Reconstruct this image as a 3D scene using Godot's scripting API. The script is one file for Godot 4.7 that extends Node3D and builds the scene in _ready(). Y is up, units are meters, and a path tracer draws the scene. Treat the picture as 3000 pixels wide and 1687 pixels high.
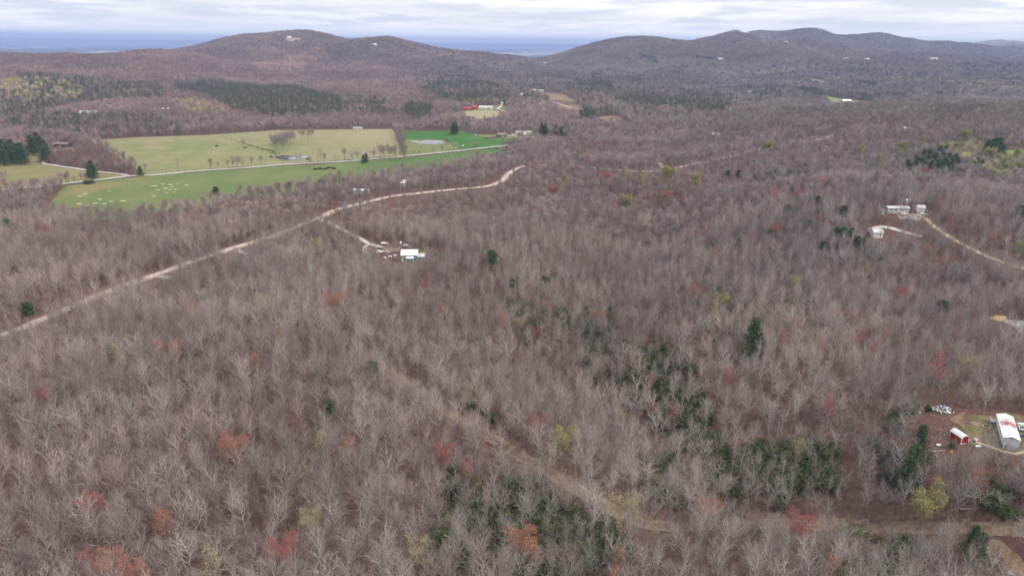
extends Node3D
# An early-spring forest seen from about 115 m up: x to the right, d = -z is the distance ahead, y up, metres.

var RIDGES := [
	[470.0, 150.0, 140.0, [78.0,0.0,111.0,0.0,139.0,6.0,167.0,12.5,194.0,18.6,222.0,23.1,259.0,25.7,296.0,25.2,329.0,21.3,374.0,16.3]],
	[1080.0, 330.0, 330.0, [195.0,0.0,268.0,4.1,341.0,12.5,404.0,18.9,462.0,24.2,515.0,30.0,583.0,32.6,656.0,32.8,730.0,30.7,828.0,27.9]],
	[2500.0, 1350.0, 900.0, [-2015.0,46.9,-1679.0,54.5,-1440.0,55.8,-1297.0,61.5,-1129.0,69.5,-1034.0,59.9,-965.0,42.5,-872.0,24.2,-729.0,7.4,-635.0,0.0,-569.0,0.0,-502.0,0.0]],
	[3700.0, 1500.0, 1400.0, [-1777.0,24.7,-1658.0,49.4,-1577.0,59.6,-1420.0,86.1,-1277.0,120.1,-1205.0,139.3,-1139.0,144.6,-995.0,142.9,-898.0,134.7,-830.0,124.5,-585.0,117.7,-481.0,101.6,-383.0,82.4,-201.0,60.8,-61.0,49.6,46.0,38.1,154.0,20.3]],
	[4000.0, 1450.0, 1100.0, [-48.0,3.0,95.0,19.8,187.0,36.0,315.0,77.9,427.0,114.4,502.0,133.5,576.0,142.6,689.0,138.7,870.0,130.5,945.0,144.6,1050.0,150.6,1230.0,152.4,1489.0,124.9,1758.0,100.7,2117.0,75.6,2386.0,61.4,2656.0,47.1,3013.0,42.2]],
	[1850.0, 420.0, 260.0, [20.0,0.0,70.0,9.0,130.0,14.0,190.0,12.0,240.0,5.0,270.0,0.0]],
	[2050.0, 350.0, 350.0, [825.0,0.0,962.0,8.4,1098.0,19.5,1189.0,23.1,1283.0,17.0,1377.0,7.3,1563.0,0.2]],
	[5700.0, 1100.0, 1100.0, [1493.0,125.2,1751.0,187.3,1855.0,216.8,2027.0,227.9,2198.0,220.2,2374.0,203.0,2740.0,190.0,2960.0,168.4,3112.0,148.5,3288.0,140.7,3510.0,126.1,3765.0,111.9,4275.0,93.0]],
	[7700.0, 900.0, 900.0, [1747.0,160.0,1879.0,200.0,2021.0,246.5,2176.0,286.4,2280.0,268.3,2489.0,225.4,2698.0,185.6]],
	[8600.0, 1300.0, 1300.0, [4158.0,182.6,4697.0,227.6,5057.0,234.8,5169.0,257.5,5272.0,276.5,5434.0,281.6,5660.0,269.5,6234.0,250.1,6815.0,209.0]],
]
var ROADS := {
	"gravel_road": [3.9, [-215.0,267.1,-208.7,278.0,-201.8,299.2,-195.2,329.0,-187.2,352.8,-182.8,365.9,-176.6,385.2,-164.6,413.9,-148.7,440.2,-138.3,464.1,-131.1,479.8,-122.0,500.5,-108.7,517.8,-90.1,540.2,-66.4,556.6,-41.2,572.2,-20.1,583.7,-9.5,606.8,-4.1,641.6,2.0,669.6,18.6,708.2,45.5,717.5,70.3,697.0,108.2,668.7,140.0,671.9,160.7,694.9,216.1,756.0,291.5,846.1,343.2,880.8,374.4,888.9,402.8,928.1,424.4,949.2]],
	"valley_road": [5.0, [-432.4,563.7,-408.3,575.3,-398.4,584.3,-384.1,596.2,-376.9,604.4,-364.7,617.8,-352.9,630.1,-340.3,644.6,-322.8,651.0,-310.6,660.8,-287.1,679.2,-257.0,694.9,-224.5,717.7,-189.5,733.1,-167.9,743.5,-146.5,758.8,-123.8,772.3,-114.2,782.9,-80.5,811.0,-29.4,856.7,-15.0,869.7,10.6,893.4,35.1,911.5,47.4,922.5,77.4,925.0,100.3,923.5]],
	"farm_lane": [3.6, [-340.3,644.6,-354.1,654.4,-381.1,665.6,-412.2,682.9,-444.2,701.0,-455.7,708.6,-460.7,716.8,-462.6,727.7,-465.6,743.5,-469.0,752.6,-480.7,766.3]],
	"house_driveway": [3.4, [-130.9,479.0,-120.4,468.4,-110.1,457.2,-96.2,442.2,-92.9,438.6,-88.0,431.5,-83.6,428.2,-78.9,423.8]],
	"turning_loop": [2.6, [-86.8,431.6,-89.0,426.8,-88.3,420.1,-85.8,412.5,-82.8,409.4]],
	"ridge_driveway": [2.8, [243.0,430.4,244.8,425.7,245.3,413.4,246.7,404.8,248.5,399.1,250.8,391.6,253.1,385.9,255.3,380.2,257.8,375.5,261.4,369.7,264.5,365.7,275.0,356.8]],
	"side_driveway": [3.0, [210.9,416.3,214.6,418.4,219.0,417.0,221.8,414.5,225.3,411.0,229.7,408.2,233.5,404.4]],
	"hook_driveway": [3.0, [129.2,802.7,135.9,797.9,140.7,785.1,147.2,774.3,150.3,762.5,147.3,734.1,142.2,699.1,143.0,678.8]],
	"ranch_lane": [3.4, [-7.6,973.6,2.9,970.2,13.0,949.8,28.1,942.9,42.9,934.4,48.4,923.0]],
	"barn_lane": [4.5, [-43.4,1379.8,-31.7,1377.8,-24.1,1450.7,-18.8,1513.7,8.9,1614.4,20.2,1714.6]],
	"barn_lane_branch": [4.0, [-31.7,1377.8,-23.9,1353.5,-15.0,1325.5]],
	"hill_track": [5.0, [74.7,1565.1,100.6,1455.8,115.4,1353.8]],
	"dirt_path": [1.1, [140.9,198.0,141.0,197.3,142.6,195.6,144.5,192.9,146.2,190.2,147.8,188.6,149.4,188.2,151.1,189.1,154.0,190.5]],
	"brushy_track": [5.5, [-55.6,261.7,-44.0,247.1,-29.6,231.0,-17.8,217.9,-6.0,204.5,4.7,193.1,15.3,181.7,25.1,172.5,35.3,165.5,47.3,168.7,70.2,180.0,89.9,179.8,107.1,175.2,120.2,166.5,132.0,158.5,141.5,154.5]],
}
var FIELDS := {
	"pasture": [-510.5,876.4,-466.3,916.7,-391.7,948.3,-320.9,1009.2,-237.8,1025.3,-168.8,1036.1,-153.8,969.2,-136.7,884.7,-126.1,826.6,-117.1,782.6,-147.8,765.8,-191.1,739.6,-226.4,724.0,-259.1,700.8,-289.4,684.9,-325.2,656.2,-335.2,650.2,-344.7,673.6,-361.8,694.1,-421.8,773.1,-459.5,823.4,-489.0,856.3],
	"green_field": [-150.7,1010.8,-85.9,1024.4,-71.5,1022.8,-49.6,978.7,-34.3,933.6,-7.3,944.0,9.9,945.4,-2.1,908.8,-16.1,874.5,-15.5,843.7,-37.9,835.4,-38.7,854.0,-61.0,843.6,-72.6,873.6,-85.6,913.5,-136.3,925.0],
	"pond_pasture": [-136.2,924.1,-85.9,914.8,-72.5,874.3,-61.0,842.7,-81.0,816.3,-115.3,785.3],
	"ranch_lawn": [-49.6,978.7,-12.9,981.9,1.8,992.2,19.0,1002.8,35.2,1004.3,50.1,978.6,80.3,937.5,48.0,934.8,28.2,945.3,9.9,947.9,-7.3,946.4,-34.4,935.2],
	"lower_field": [-368.3,594.1,-351.8,621.8,-332.2,641.6,-284.1,671.7,-222.1,709.4,-187.4,724.5,-144.8,749.6,-122.4,762.8,-79.5,800.6,-29.1,845.1,-13.6,857.9,-8.9,795.4,-35.5,733.0,-60.1,700.2,-102.9,660.7,-143.9,607.8,-183.4,573.6,-219.5,543.2,-234.3,520.6,-255.2,498.0,-259.5,478.5,-293.8,466.9,-318.8,482.4,-343.2,530.1,-357.4,567.2],
	"left_pasture": [-512.3,731.0,-490.7,728.0,-461.4,712.5,-441.8,697.0,-410.0,679.1,-379.1,662.0,-344.7,647.9,-354.6,633.4,-366.5,621.0,-378.6,607.4,-386.0,599.2,-411.6,580.2,-435.0,567.2,-549.7,726.2],
	"pine_yard": [-485.9,721.7,-518.6,776.1,-512.2,797.4,-488.1,773.3,-473.3,745.3,-463.3,718.8],
	"barn_yard": [-479.6,761.5,-502.7,806.2,-494.2,820.7,-475.0,800.2,-466.7,769.8],
	"farm_field": [-110.8,1290.1,-84.3,1326.6,-43.2,1366.8,-15.2,1314.5,-14.7,1269.2,-29.1,1219.5,-49.2,1167.3,-68.7,1181.5,-100.2,1259.6],
	"farm_lawn": [-93.7,1345.1,-71.6,1416.8,-45.6,1447.9,-30.7,1469.2,-15.5,1502.9,-13.6,1330.4,-31.5,1369.3,-45.6,1359.2,-84.0,1326.9],
	"bare_hill": [41.6,1788.5,85.0,1752.5,106.6,1683.7,125.5,1580.7,133.0,1389.4,114.0,1337.5,86.4,1350.3,67.2,1584.0],
	"bare_hill_2": [125.3,1195.8,146.9,1251.7,169.4,1271.2,178.7,1241.3,181.1,1152.2,161.6,1162.2,130.9,1165.1],
	"far_meadow": [712.9,1780.2,743.8,1769.1,794.9,1667.7,713.4,1571.3,661.8,1559.1,710.2,1722.5],
	"far_meadow_2": [1134.7,2824.4,1214.1,2831.7,1184.1,2775.5,1119.5,2775.3],
	"far_meadow_3": [1034.0,2717.9,1068.3,2729.3,1092.3,2705.1,1040.2,2417.8,1025.3,2381.6,977.1,2392.3,973.1,2473.4],
	"edge_meadow": [560.0,838.2,592.2,842.0,563.0,797.1,532.9,799.5,493.2,770.2,510.2,798.7],
	"hill_clearing": [-993.5,3313.9,-973.4,3389.2,-944.1,3412.5,-922.3,3319.5,-964.7,3288.1],
	"house_lawn": [-53.9,413.6,-48.7,408.7,-43.2,397.6,-40.3,390.9,-37.3,383.0,-46.9,381.0,-62.6,384.5,-65.1,393.3,-64.0,398.3],
	"trailer_lawn": [142.5,211.3,151.8,211.3,155.9,210.0,160.9,212.3,166.6,208.2,151.9,184.6,148.7,187.4,146.1,188.7,142.7,192.7,139.5,196.2,141.7,203.2],
}
var PADS := {
	"gravel_apron": [-183.5,356.9,-183.1,360.9,-179.7,361.7,-175.7,360.0,-173.9,358.0,-174.9,355.7,-178.3,355.6,-181.1,356.5],
	"gravel_apron_2": [-163.6,409.3,-162.8,413.1,-160.6,413.9,-158.4,411.2,-155.0,409.3,-153.0,406.9,-153.7,404.5,-156.7,405.3,-161.2,408.5],
	"parking_pad": [207.1,416.0,209.9,418.5,213.5,418.9,216.0,417.6,214.4,412.9,212.9,410.2,208.3,411.1],
	"yard_gravel": [230.6,431.6,240.4,431.5,247.1,429.9,243.9,421.6,239.5,423.0,229.9,425.6],
	"concrete_yard": [219.4,306.5,229.8,305.1,237.5,301.1,218.6,274.2,214.8,284.8,217.9,295.1],
	"car_park_gravel": [-82.4,426.1,-79.3,425.1,-74.2,423.0,-66.7,420.9,-66.0,414.4,-74.1,413.5,-78.8,410.9,-81.3,418.7],
	"brown_garden": [-42.2,953.5,-13.7,962.7,-16.5,949.8,-35.2,931.9],
	"dirt_bank": [141.3,210.4,144.6,211.7,149.5,213.7,146.7,210.5,144.4,208.7,141.7,207.7],
	"sandy_bank": [123.2,160.2,125.4,156.3,125.5,149.7,123.7,141.2,118.1,143.2,121.7,149.9,120.0,156.2],
	"pine_yard_sand": [-491.5,734.7,-496.0,748.4,-489.1,741.8,-482.8,728.6],
}
var PONDS := {
	"pond": [-248.5,764.4,-245.3,776.0,-222.3,777.6,-214.3,766.8,-220.2,752.1,-232.3,743.7,-240.6,752.3],
	"pond_2": [-124.8,898.7,-124.5,911.0,-119.5,909.9,-115.7,903.3,-108.6,917.0,-88.4,912.5,-83.3,893.1,-94.9,880.5,-111.2,882.1,-117.2,891.9],
}
var EVER := [
	[0.42, [-1142.5,1734.0,-1039.6,1804.9,-817.4,1749.1,-670.5,1455.6,-752.8,1375.1,-770.1,1297.0,-738.4,1168.5,-751.3,1091.8,-1002.8,1470.9,-991.7,1550.1]],
	[0.62, [-798.2,1758.9,-750.7,1924.9,-655.8,2001.8,-353.1,1540.9,-277.6,1205.3,-350.8,1120.7,-452.6,1203.1,-643.1,1567.9]],
	[0.45, [-228.9,1907.1,-226.8,2334.1,-145.7,2567.0,10.1,1573.3,-67.8,1413.1,-145.7,1489.4]],
	[0.7, [-189.9,1282.2,-187.5,1396.7,-145.8,1362.1,-130.1,1162.4,-162.8,1130.7]],
	[0.6, [203.0,1523.7,261.6,1633.5,358.3,1602.8,413.3,1436.3,326.2,1166.8,305.7,1361.3,220.5,1410.7]],
	[0.5, [195.6,2437.8,307.6,2414.5,226.4,1707.4,148.4,1697.4]],
	[0.35, [442.0,1985.7,464.4,1618.8,359.8,1228.5,329.0,1467.8]],
	[0.3, [655.8,1764.4,834.7,2026.8,797.3,1673.2,871.2,1626.5,924.6,1838.0,872.6,1986.5]],
	[0.3, [1761.0,3177.2,2329.9,3503.8,1646.7,2456.2,1645.3,2731.6]],
	[0.3, [1134.5,3016.1,1566.1,2937.2,1403.5,2624.2,1154.3,2890.5]],
	[0.2, [-805.2,1172.7,-565.4,1141.3,-401.4,924.2,-479.5,863.6,-675.7,978.6]],
	[0.3, [-357.1,1558.9,-258.2,1516.3,-202.6,1183.5,-277.6,1205.3]],
	[0.13, [-377.4,2749.7,1568.3,3221.9,1646.7,2456.2,1216.2,1802.6,599.7,1669.8,284.1,1144.7,133.0,1192.3,93.9,1435.1,-162.5,1400.1]],
	[1.0, [105.5,1612.6,125.6,1523.1,130.8,1281.7,122.4,1249.8,115.9,1439.0,100.4,1584.3]],
	[0.9, [106.5,1218.5,150.1,1284.0,170.1,1302.5,172.2,1226.1,168.3,1078.8,162.3,1061.6,160.3,1156.4,152.8,1195.6,102.2,1124.9]],
	[0.75, [732.3,2006.4,787.1,2047.7,732.2,1787.7,812.6,1731.5,766.1,1595.9,750.0,1582.4,731.4,1665.9,700.5,1728.5,681.1,1780.5]],
	[0.6, [907.8,1882.7,939.3,1886.9,956.6,1852.3,854.8,1647.8,853.5,1669.6,913.3,1850.6]],
	[0.6, [1099.2,2401.8,1136.5,2438.7,1116.2,2331.8,968.1,2025.9,956.9,2077.1]],
	[0.5, [1013.2,1828.7,1047.5,1830.8,991.6,1729.8,966.8,1738.9]],
	[0.3, [274.4,2780.9,463.9,2795.2,379.0,2274.4,256.0,2440.1]],
	[0.6, [768.2,3280.9,919.5,3241.2,906.0,3189.5,756.4,3225.7]],
	[0.5, [531.2,3268.6,618.1,3202.8,587.3,3076.8,516.6,3108.8]],
	[0.4, [658.4,2144.1,636.2,1838.7,615.0,1715.3,558.1,1682.5,553.1,1806.4]],
]
var SUN_PALE := [  # zones of paler tree tint that paint in patches of sunlight
	[0.8, [1222.4,2712.6,1261.1,2638.5,989.0,2019.5,1147.0,2265.9,1408.8,2617.2,1600.8,2783.6,1647.1,2690.9,1276.1,1900.3,1242.5,1846.7,1190.3,1881.5,1167.9,2006.3,1096.1,2011.5,1008.6,1981.4,982.2,2025.3]],
	[0.6, [163.5,498.1,201.2,484.1,334.2,653.0,416.5,658.1,431.7,616.0,318.0,451.7,249.3,442.7,196.3,438.2,161.8,457.0]],  # knoll crest: pale species and sun painted into one tint
	[0.8, [805.3,2896.4,915.4,2894.2,1052.4,2972.5,1050.6,2826.5,917.7,2795.5,818.3,2839.6]],
	[0.7, [-845.7,2505.7,-726.6,2595.2,-742.1,3071.0,-827.5,3176.4,-858.8,2777.7,-905.0,2598.5]],
	[0.7, [-1061.1,1961.3,-1025.1,2043.0,-976.1,2035.4,-989.8,1967.1]],
	[0.5, [-658.1,1443.5,-591.4,1417.3,-462.4,1236.9,-438.7,1171.8,-612.8,1359.6]],
	[0.5, [-1093.5,1610.1,-948.9,1452.8,-829.5,1304.4,-852.0,1242.9]],
	[0.7, [1739.7,5659.5,1913.8,5397.4,1295.9,3587.9,1151.0,3579.8]],
]
var BUD_AND_SUN := [
	[0.7, [-1146.6,1691.7,-1028.1,1684.3,-922.3,1626.6,-823.3,1411.5,-892.1,1358.8,-996.3,1461.0]],  # far-left budding stand; its bright tint also paints in a sun patch
	[0.3, [-646.6,1416.8,-603.6,1469.8,-475.5,1281.3,-455.7,1154.0,-541.2,1205.1]],
	[0.5, [478.4,833.4,546.9,872.6,594.1,864.9,443.1,633.3,435.3,668.6,457.1,731.7]],
	[0.12, [-176.9,1526.2,66.2,1553.4,55.0,1278.1,-104.1,1110.3]],
	[0.3, [1310.3,2779.2,1885.9,3030.2,1914.7,2862.3,1063.9,1986.3]],
]
var LAUREL := [
	[1.6, [-20.7,189.6,6.2,169.7,34.3,159.6,31.0,144.2,23.4,142.5,-18.3,133.3,-19.2,155.2,-14.4,172.3]],
	[0.5, [-4.4,183.6,12.1,176.4,13.3,163.9,0.6,167.4]],
	[1.3, [63.3,214.4,104.2,206.7,102.1,192.0,82.5,187.3,66.4,191.7,59.5,202.4]],
	[1.2, [44.9,212.9,57.6,213.8,49.1,181.0,40.1,181.5]],
	[1.1, [24.2,317.2,65.4,281.0,73.1,232.4,70.6,212.2,47.7,222.6,37.7,257.3]],
	[0.9, [-3.2,330.3,52.5,352.1,43.5,305.9,7.8,298.7]],
	[1.5, [95.3,174.5,110.2,164.1,99.8,145.6,71.7,142.2]],
	[0.6, [225.0,692.9,306.0,742.2,262.7,631.2,208.9,611.3]],
	[0.35, [168.5,413.1,208.3,410.7,203.4,381.4,168.6,376.7]],
	[0.35, [112.1,467.2,155.9,387.4,142.1,318.1,82.9,273.3,80.2,354.0]],
	[0.6, [61.0,183.3,77.7,184.9,72.2,166.8,53.8,159.1]],
	[0.35, [126.0,185.3,139.7,177.2,132.5,159.9,125.4,168.9]],
	[0.4, [115.7,211.6,135.8,219.5,119.9,184.2,111.2,185.6]],
]
var SPECIAL := {
	"r": [-169.5,430.7,-273.8,414.3,-117.8,474.8,-204.7,391.4,-143.0,200.1,-39.5,318.9,-44.9,309.2,-8.8,460.5,-82.2,491.8,51.9,250.2,11.0,303.8,137.2,345.4,137.3,267.4,133.0,262.4,134.7,248.2,143.5,258.6,182.1,324.2,245.1,398.3,180.6,421.7,154.7,416.7,137.6,406.9,118.8,439.2,140.4,292.8,140.8,221.2,79.0,238.5,84.0,317.1,129.8,551.9,275.2,443.4,184.6,464.9,407.0,900.3,422.0,906.1,474.4,938.2,459.1,858.7,452.0,865.1,372.1,661.3,262.9,441.2,19.3,634.4,-120.2,617.8,-35.7,724.9,90.0,895.1,91.0,820.8,41.5,645.2,68.2,676.2,30.7,555.5,108.9,579.5,-64.2,198.3,-102.1,152.3,-92.8,132.9,-89.7,131.4,-49.7,132.6,-142.4,200.1,-12.5,178.9,-18.9,183.7,49.6,233.6,57.7,229.0,8.8,204.5,102.4,211.8,140.5,200.3,76.9,162.4,119.2,178.0,124.4,200.8],
	"o": [-132.9,287.8,-109.0,272.7,-236.7,389.0,-124.2,237.5,-117.8,238.1,-87.7,256.3,-88.6,231.8,-76.0,292.7,-93.2,335.4,-261.6,379.7,-111.3,380.9,-29.9,295.2,-5.4,295.4,-70.1,483.0,-23.8,434.5,27.2,432.4,41.7,324.8,112.9,392.3,98.7,359.8,115.0,276.4,103.5,257.7,114.6,252.1,222.7,379.1,267.2,381.5,259.6,383.7,223.1,366.1,229.2,364.4,252.6,428.1,174.1,480.0,226.8,678.3,220.4,712.9,383.1,880.9,256.1,452.4,-76.2,686.2,79.1,614.4,107.9,617.5,120.5,758.4,124.4,582.2,-83.9,147.6,-81.0,144.2,-86.4,130.3,-81.0,126.4,-77.9,125.8,-78.4,178.4,-79.9,195.1,26.3,143.2,3.2,142.7,23.2,134.7,-46.5,181.8,53.6,167.8,73.0,136.5,128.9,173.0],
	"p": [37.1,386.6,76.9,545.8,191.1,331.1,140.0,280.6,177.6,270.3,113.1,466.7,225.9,658.7,196.9,459.2,288.0,640.4,262.8,635.0,206.9,487.2,557.0,946.6,644.7,1065.5],
	"y": [-140.4,314.6,-112.2,403.0,-137.9,233.7,66.5,425.3,89.6,563.4,90.0,505.1,117.6,508.7,135.7,333.4,178.6,354.5,123.1,482.5,93.6,305.9,84.8,289.5,146.3,477.7,267.9,373.0,61.7,702.9,106.0,600.7,130.4,612.9,91.9,608.7,-53.7,1442.1,-80.4,1419.8,39.5,571.3,403.0,768.0,418.8,795.3,347.7,697.8,362.6,771.5,263.0,760.7,287.1,908.7,375.1,952.7,496.2,822.5,469.3,814.6,449.6,813.7,526.1,864.2,543.2,867.5,472.6,852.1,492.5,760.2,411.4,625.8,147.7,590.5,467.2,688.2,510.8,746.7,465.8,696.8,483.2,698.0,487.3,735.2,38.4,229.8,16.1,193.7,116.9,171.8,89.0,200.3,113.5,170.0],
	"t": [-162.5,304.1,-107.7,294.7,-137.1,267.9,-85.8,251.7,3.2,305.7,11.6,409.2,-67.8,410.7,158.8,232.8,142.7,756.3,-53.4,179.5,-47.4,145.9,-62.3,125.9,-14.3,223.8,-20.3,136.9,31.7,156.4,10.0,179.2,29.7,160.2],
}
var PINES := [
	[92.5, 258.0, 17, "c"],
	[-10.0, 355.6, 14, "t"],
	[-49.5, 237.7, 10, "t"],
	[-56.7, 204.1, 10, "t"],
	[-134.2, 187.5, 8, "t"],
	[-39.0, 210.6, 5, "b"],
	[-5.7, 217.9, 5, "b"],
	[-9.0, 224.2, 5, "b"],
	[-13.4, 223.9, 5, "b"],
	[123.7, 194.2, 13, "c"],
	[118.9, 187.9, 13, "c"],
	[115.5, 183.8, 13, "c"],
	[126.1, 192.8, 4, "b"],
	[135.1, 178.7, 4, "b"],
	[94.2, 152.5, 4, "b"],
	[131.3, 164.4, 5, "b"],
	[134.7, 195.8, 2.5, "b"],
	[137.4, 216.0, 3, "b"],
	[114.4, 149.0, 11, "c"],
	[115.7, 153.2, 11, "c"],
	[172.6, 438.7, 11, "t"],
	[169.9, 443.4, 11, "t"],
	[173.2, 417.0, 11, "t"],
	[148.7, 410.5, 11, "t"],
	[191.0, 400.0, 11, "t"],
	[183.6, 402.7, 11, "t"],
	[189.5, 389.1, 11, "t"],
	[186.3, 399.3, 11, "t"],
	[170.7, 387.5, 11, "t"],
	[196.0, 425.5, 11, "t"],
	[188.4, 445.2, 11, "t"],
	[190.5, 304.9, 11, "t"],
	[291.5, 411.4, 11, "t"],
	[17.1, 361.0, 8, "b"],
	[2.3, 348.8, 8, "b"],
	[49.5, 329.9, 8, "b"],
	[39.9, 345.7, 8, "b"],
	[-0.2, 428.1, 8, "b"],
	[-11.7, 415.1, 8, "b"],
	[-47.0, 397.4, 5, "b"],
	[-44.3, 391.0, 5, "b"],
	[-200.3, 282.7, 12, "t"],
	[-219.5, 533.6, 12, "t"],
	[-299.0, 420.5, 12, "t"],
	[521.9, 812.8, 17, "c"],
	[533.5, 824.1, 17, "c"],
	[542.0, 831.4, 17, "c"],
	[542.6, 824.4, 17, "c"],
	[518.2, 801.2, 17, "c"],
	[525.4, 805.4, 17, "c"],
	[530.3, 805.6, 17, "c"],
	[529.5, 797.8, 17, "c"],
	[517.9, 789.3, 17, "c"],
	[507.3, 784.7, 17, "c"],
	[462.1, 731.2, 12, "c"],
	[460.7, 721.8, 12, "c"],
	[447.6, 711.8, 12, "c"],
	[195.6, 634.8, 12, "c"],
	[186.5, 632.0, 12, "c"],
	[377.2, 699.3, 14, "c"],
	[404.4, 738.2, 14, "c"],
	[429.6, 769.1, 14, "c"],
	[443.4, 783.4, 14, "c"],
	[457.8, 792.7, 14, "c"],
	[467.3, 797.2, 14, "c"],
	[400.1, 718.9, 14, "c"],
	[418.2, 739.2, 14, "c"],
	[431.4, 750.0, 14, "c"],
	[444.8, 760.7, 14, "c"],
	[445.4, 751.0, 14, "c"],
	[445.7, 741.1, 14, "c"],
	[382.1, 695.2, 14, "c"],
	[388.3, 691.3, 14, "c"],
	[400.3, 700.8, 14, "c"],
	[412.7, 710.6, 14, "c"],
	[421.2, 715.7, 14, "c"],
	[425.9, 711.5, 14, "c"],
	[434.5, 716.6, 14, "c"],
	[396.3, 683.3, 14, "c"],
	[436.0, 769.5, 14, "c"],
	[394.6, 714.0, 14, "c"],
	[403.0, 688.0, 14, "c"],
	[414.0, 693.0, 14, "c"],
	[-520.6, 748.8, 17, "c"],
	[-513.0, 744.4, 17, "c"],
	[-514.8, 754.4, 17, "c"],
	[-498.0, 735.7, 17, "c"],
	[-490.6, 731.4, 17, "c"],
	[-493.9, 712.5, 17, "c"],
	[-485.5, 708.5, 17, "c"],
	[-476.6, 704.7, 17, "c"],
	[-469.1, 700.8, 17, "c"],
	[-485.0, 695.3, 17, "c"],
	[-519.2, 791.5, 17, "c"],
	[-508.6, 781.3, 17, "c"],
	[-526.0, 813.9, 17, "c"],
	[-507.1, 786.9, 17, "c"],
	[-480.8, 752.0, 17, "c"],
	[-463.9, 728.7, 17, "c"],
	[-457.6, 715.2, 17, "c"],
	[-497.9, 760.9, 17, "c"],
	[-372.9, 643.6, 13, "c"],
	[-363.1, 630.0, 13, "c"],
	[-370.7, 636.6, 13, "c"],
	[-355.9, 607.5, 7, "b"],
	[-331.8, 647.2, 9, "c"],
	[-149.7, 730.7, 8, "c"],
	[-147.9, 736.2, 8, "c"],
	[-176.3, 699.2, 3.5, "b"],
	[-170.7, 694.8, 3.5, "b"],
	[-178.3, 692.0, 3.5, "b"],
	[-182.8, 691.7, 3.5, "b"],
	[-187.3, 689.1, 3.5, "b"],
	[-210.5, 750.1, 3, "b"],
	[-252.2, 763.8, 3, "b"],
	[-339.4, 841.7, 3, "b"],
	[-302.3, 829.0, 3, "b"],
	[-18.9, 1458.4, 10, "c"],
	[22.6, 1632.1, 14, "c"],
	[29.5, 1635.9, 14, "c"],
	[25.4, 1591.3, 14, "c"],
	[37.8, 992.6, 14, "c"],
	[42.4, 1002.8, 14, "c"],
	[39.0, 969.0, 14, "c"],
	[41.9, 964.7, 14, "c"],
	[57.1, 996.2, 12, "c"],
	[60.3, 977.6, 12, "c"],
	[67.6, 978.3, 12, "c"],
	[63.1, 973.2, 12, "c"],
	[-81.0, 1006.6, 13, "c"],
	[-76.4, 987.4, 13, "c"],
	[-79.8, 977.5, 13, "c"],
	[-112.0, 1325.6, 9, "c"],
	[-106.5, 1309.7, 9, "c"],
	[-102.2, 1326.8, 9, "c"],
	[-24.4, 1173.1, 7, "c"],
	[-19.7, 1186.7, 7, "c"],
	[-16.0, 1193.8, 7, "c"],
	[-29.1, 1159.7, 7, "c"],
	[107.6, 1201.0, 15, "c"],
	[117.9, 1202.2, 15, "c"],
	[129.7, 1217.7, 15, "c"],
]
var LONE := [
	[-308.0, 841.2, 9.0],
	[-260.8, 689.4, 11.0],
	[-190.4, 724.3, 13.0],
	[-375.7, 601.2, 9.0],
	[-431.2, 613.3, 8.0],
	[-357.5, 622.3, 5.0],
	[-366.1, 604.7, 6.0],
	[-335.0, 640.1, 6.0],
	[-267.8, 818.0, 13.0],
	[-263.3, 812.0, 13.0],
	[-262.5, 815.2, 13.0],
	[-259.0, 812.4, 13.0],
	[-260.2, 825.0, 13.0],
	[-256.6, 822.1, 13.0],
	[-259.7, 838.2, 13.0],
	[-260.9, 851.7, 13.0],
	[-261.2, 862.2, 13.0],
	[-261.5, 872.9, 13.0],
	[-262.3, 883.8, 13.0],
	[-274.1, 843.9, 13.0],
	[-269.6, 844.2, 13.0],
	[-268.1, 851.2, 13.0],
	[-268.6, 865.1, 13.0],
	[-267.0, 872.4, 13.0],
	[-265.4, 879.8, 13.0],
	[-260.7, 909.0, 11.0],
	[-257.8, 910.8, 11.0],
	[-255.0, 915.0, 11.0],
	[-250.7, 919.3, 11.0],
	[-252.1, 915.2, 11.0],
	[-163.5, 741.6, 10.0],
	[-158.4, 747.2, 9.0],
	[-145.0, 764.5, 9.0],
	[-139.2, 762.1, 14.0],
	[-134.7, 765.2, 13.0],
	[-131.3, 767.1, 12.0],
	[-128.6, 768.4, 11.0],
	[-125.9, 769.7, 11.0],
	[-124.1, 768.7, 12.0],
	[-150.6, 951.1, 9.5],
	[-146.9, 934.3, 9.8],
	[-144.9, 918.0, 11.0],
	[-139.1, 902.5, 13.0],
	[-136.8, 887.2, 10.1],
	[-134.7, 872.4, 10.4],
	[-133.2, 858.1, 9.5],
	[-130.4, 844.2, 13.6],
	[-126.0, 831.0, 13.0],
	[-123.7, 818.0, 10.0],
	[-122.8, 805.2, 12.1],
	[-119.2, 793.1, 13.3],
	[-116.6, 781.2, 9.4],
	[-115.2, 769.6, 12.4],
	[-113.3, 758.3, 9.9],
	[-111.4, 747.3, 9.4],
	[-78.8, 859.1, 9.0],
	[-76.3, 862.8, 9.0],
	[28.5, 955.3, 9.0],
	[27.3, 951.1, 9.0],
	[49.7, 948.8, 9.0],
]
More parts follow.
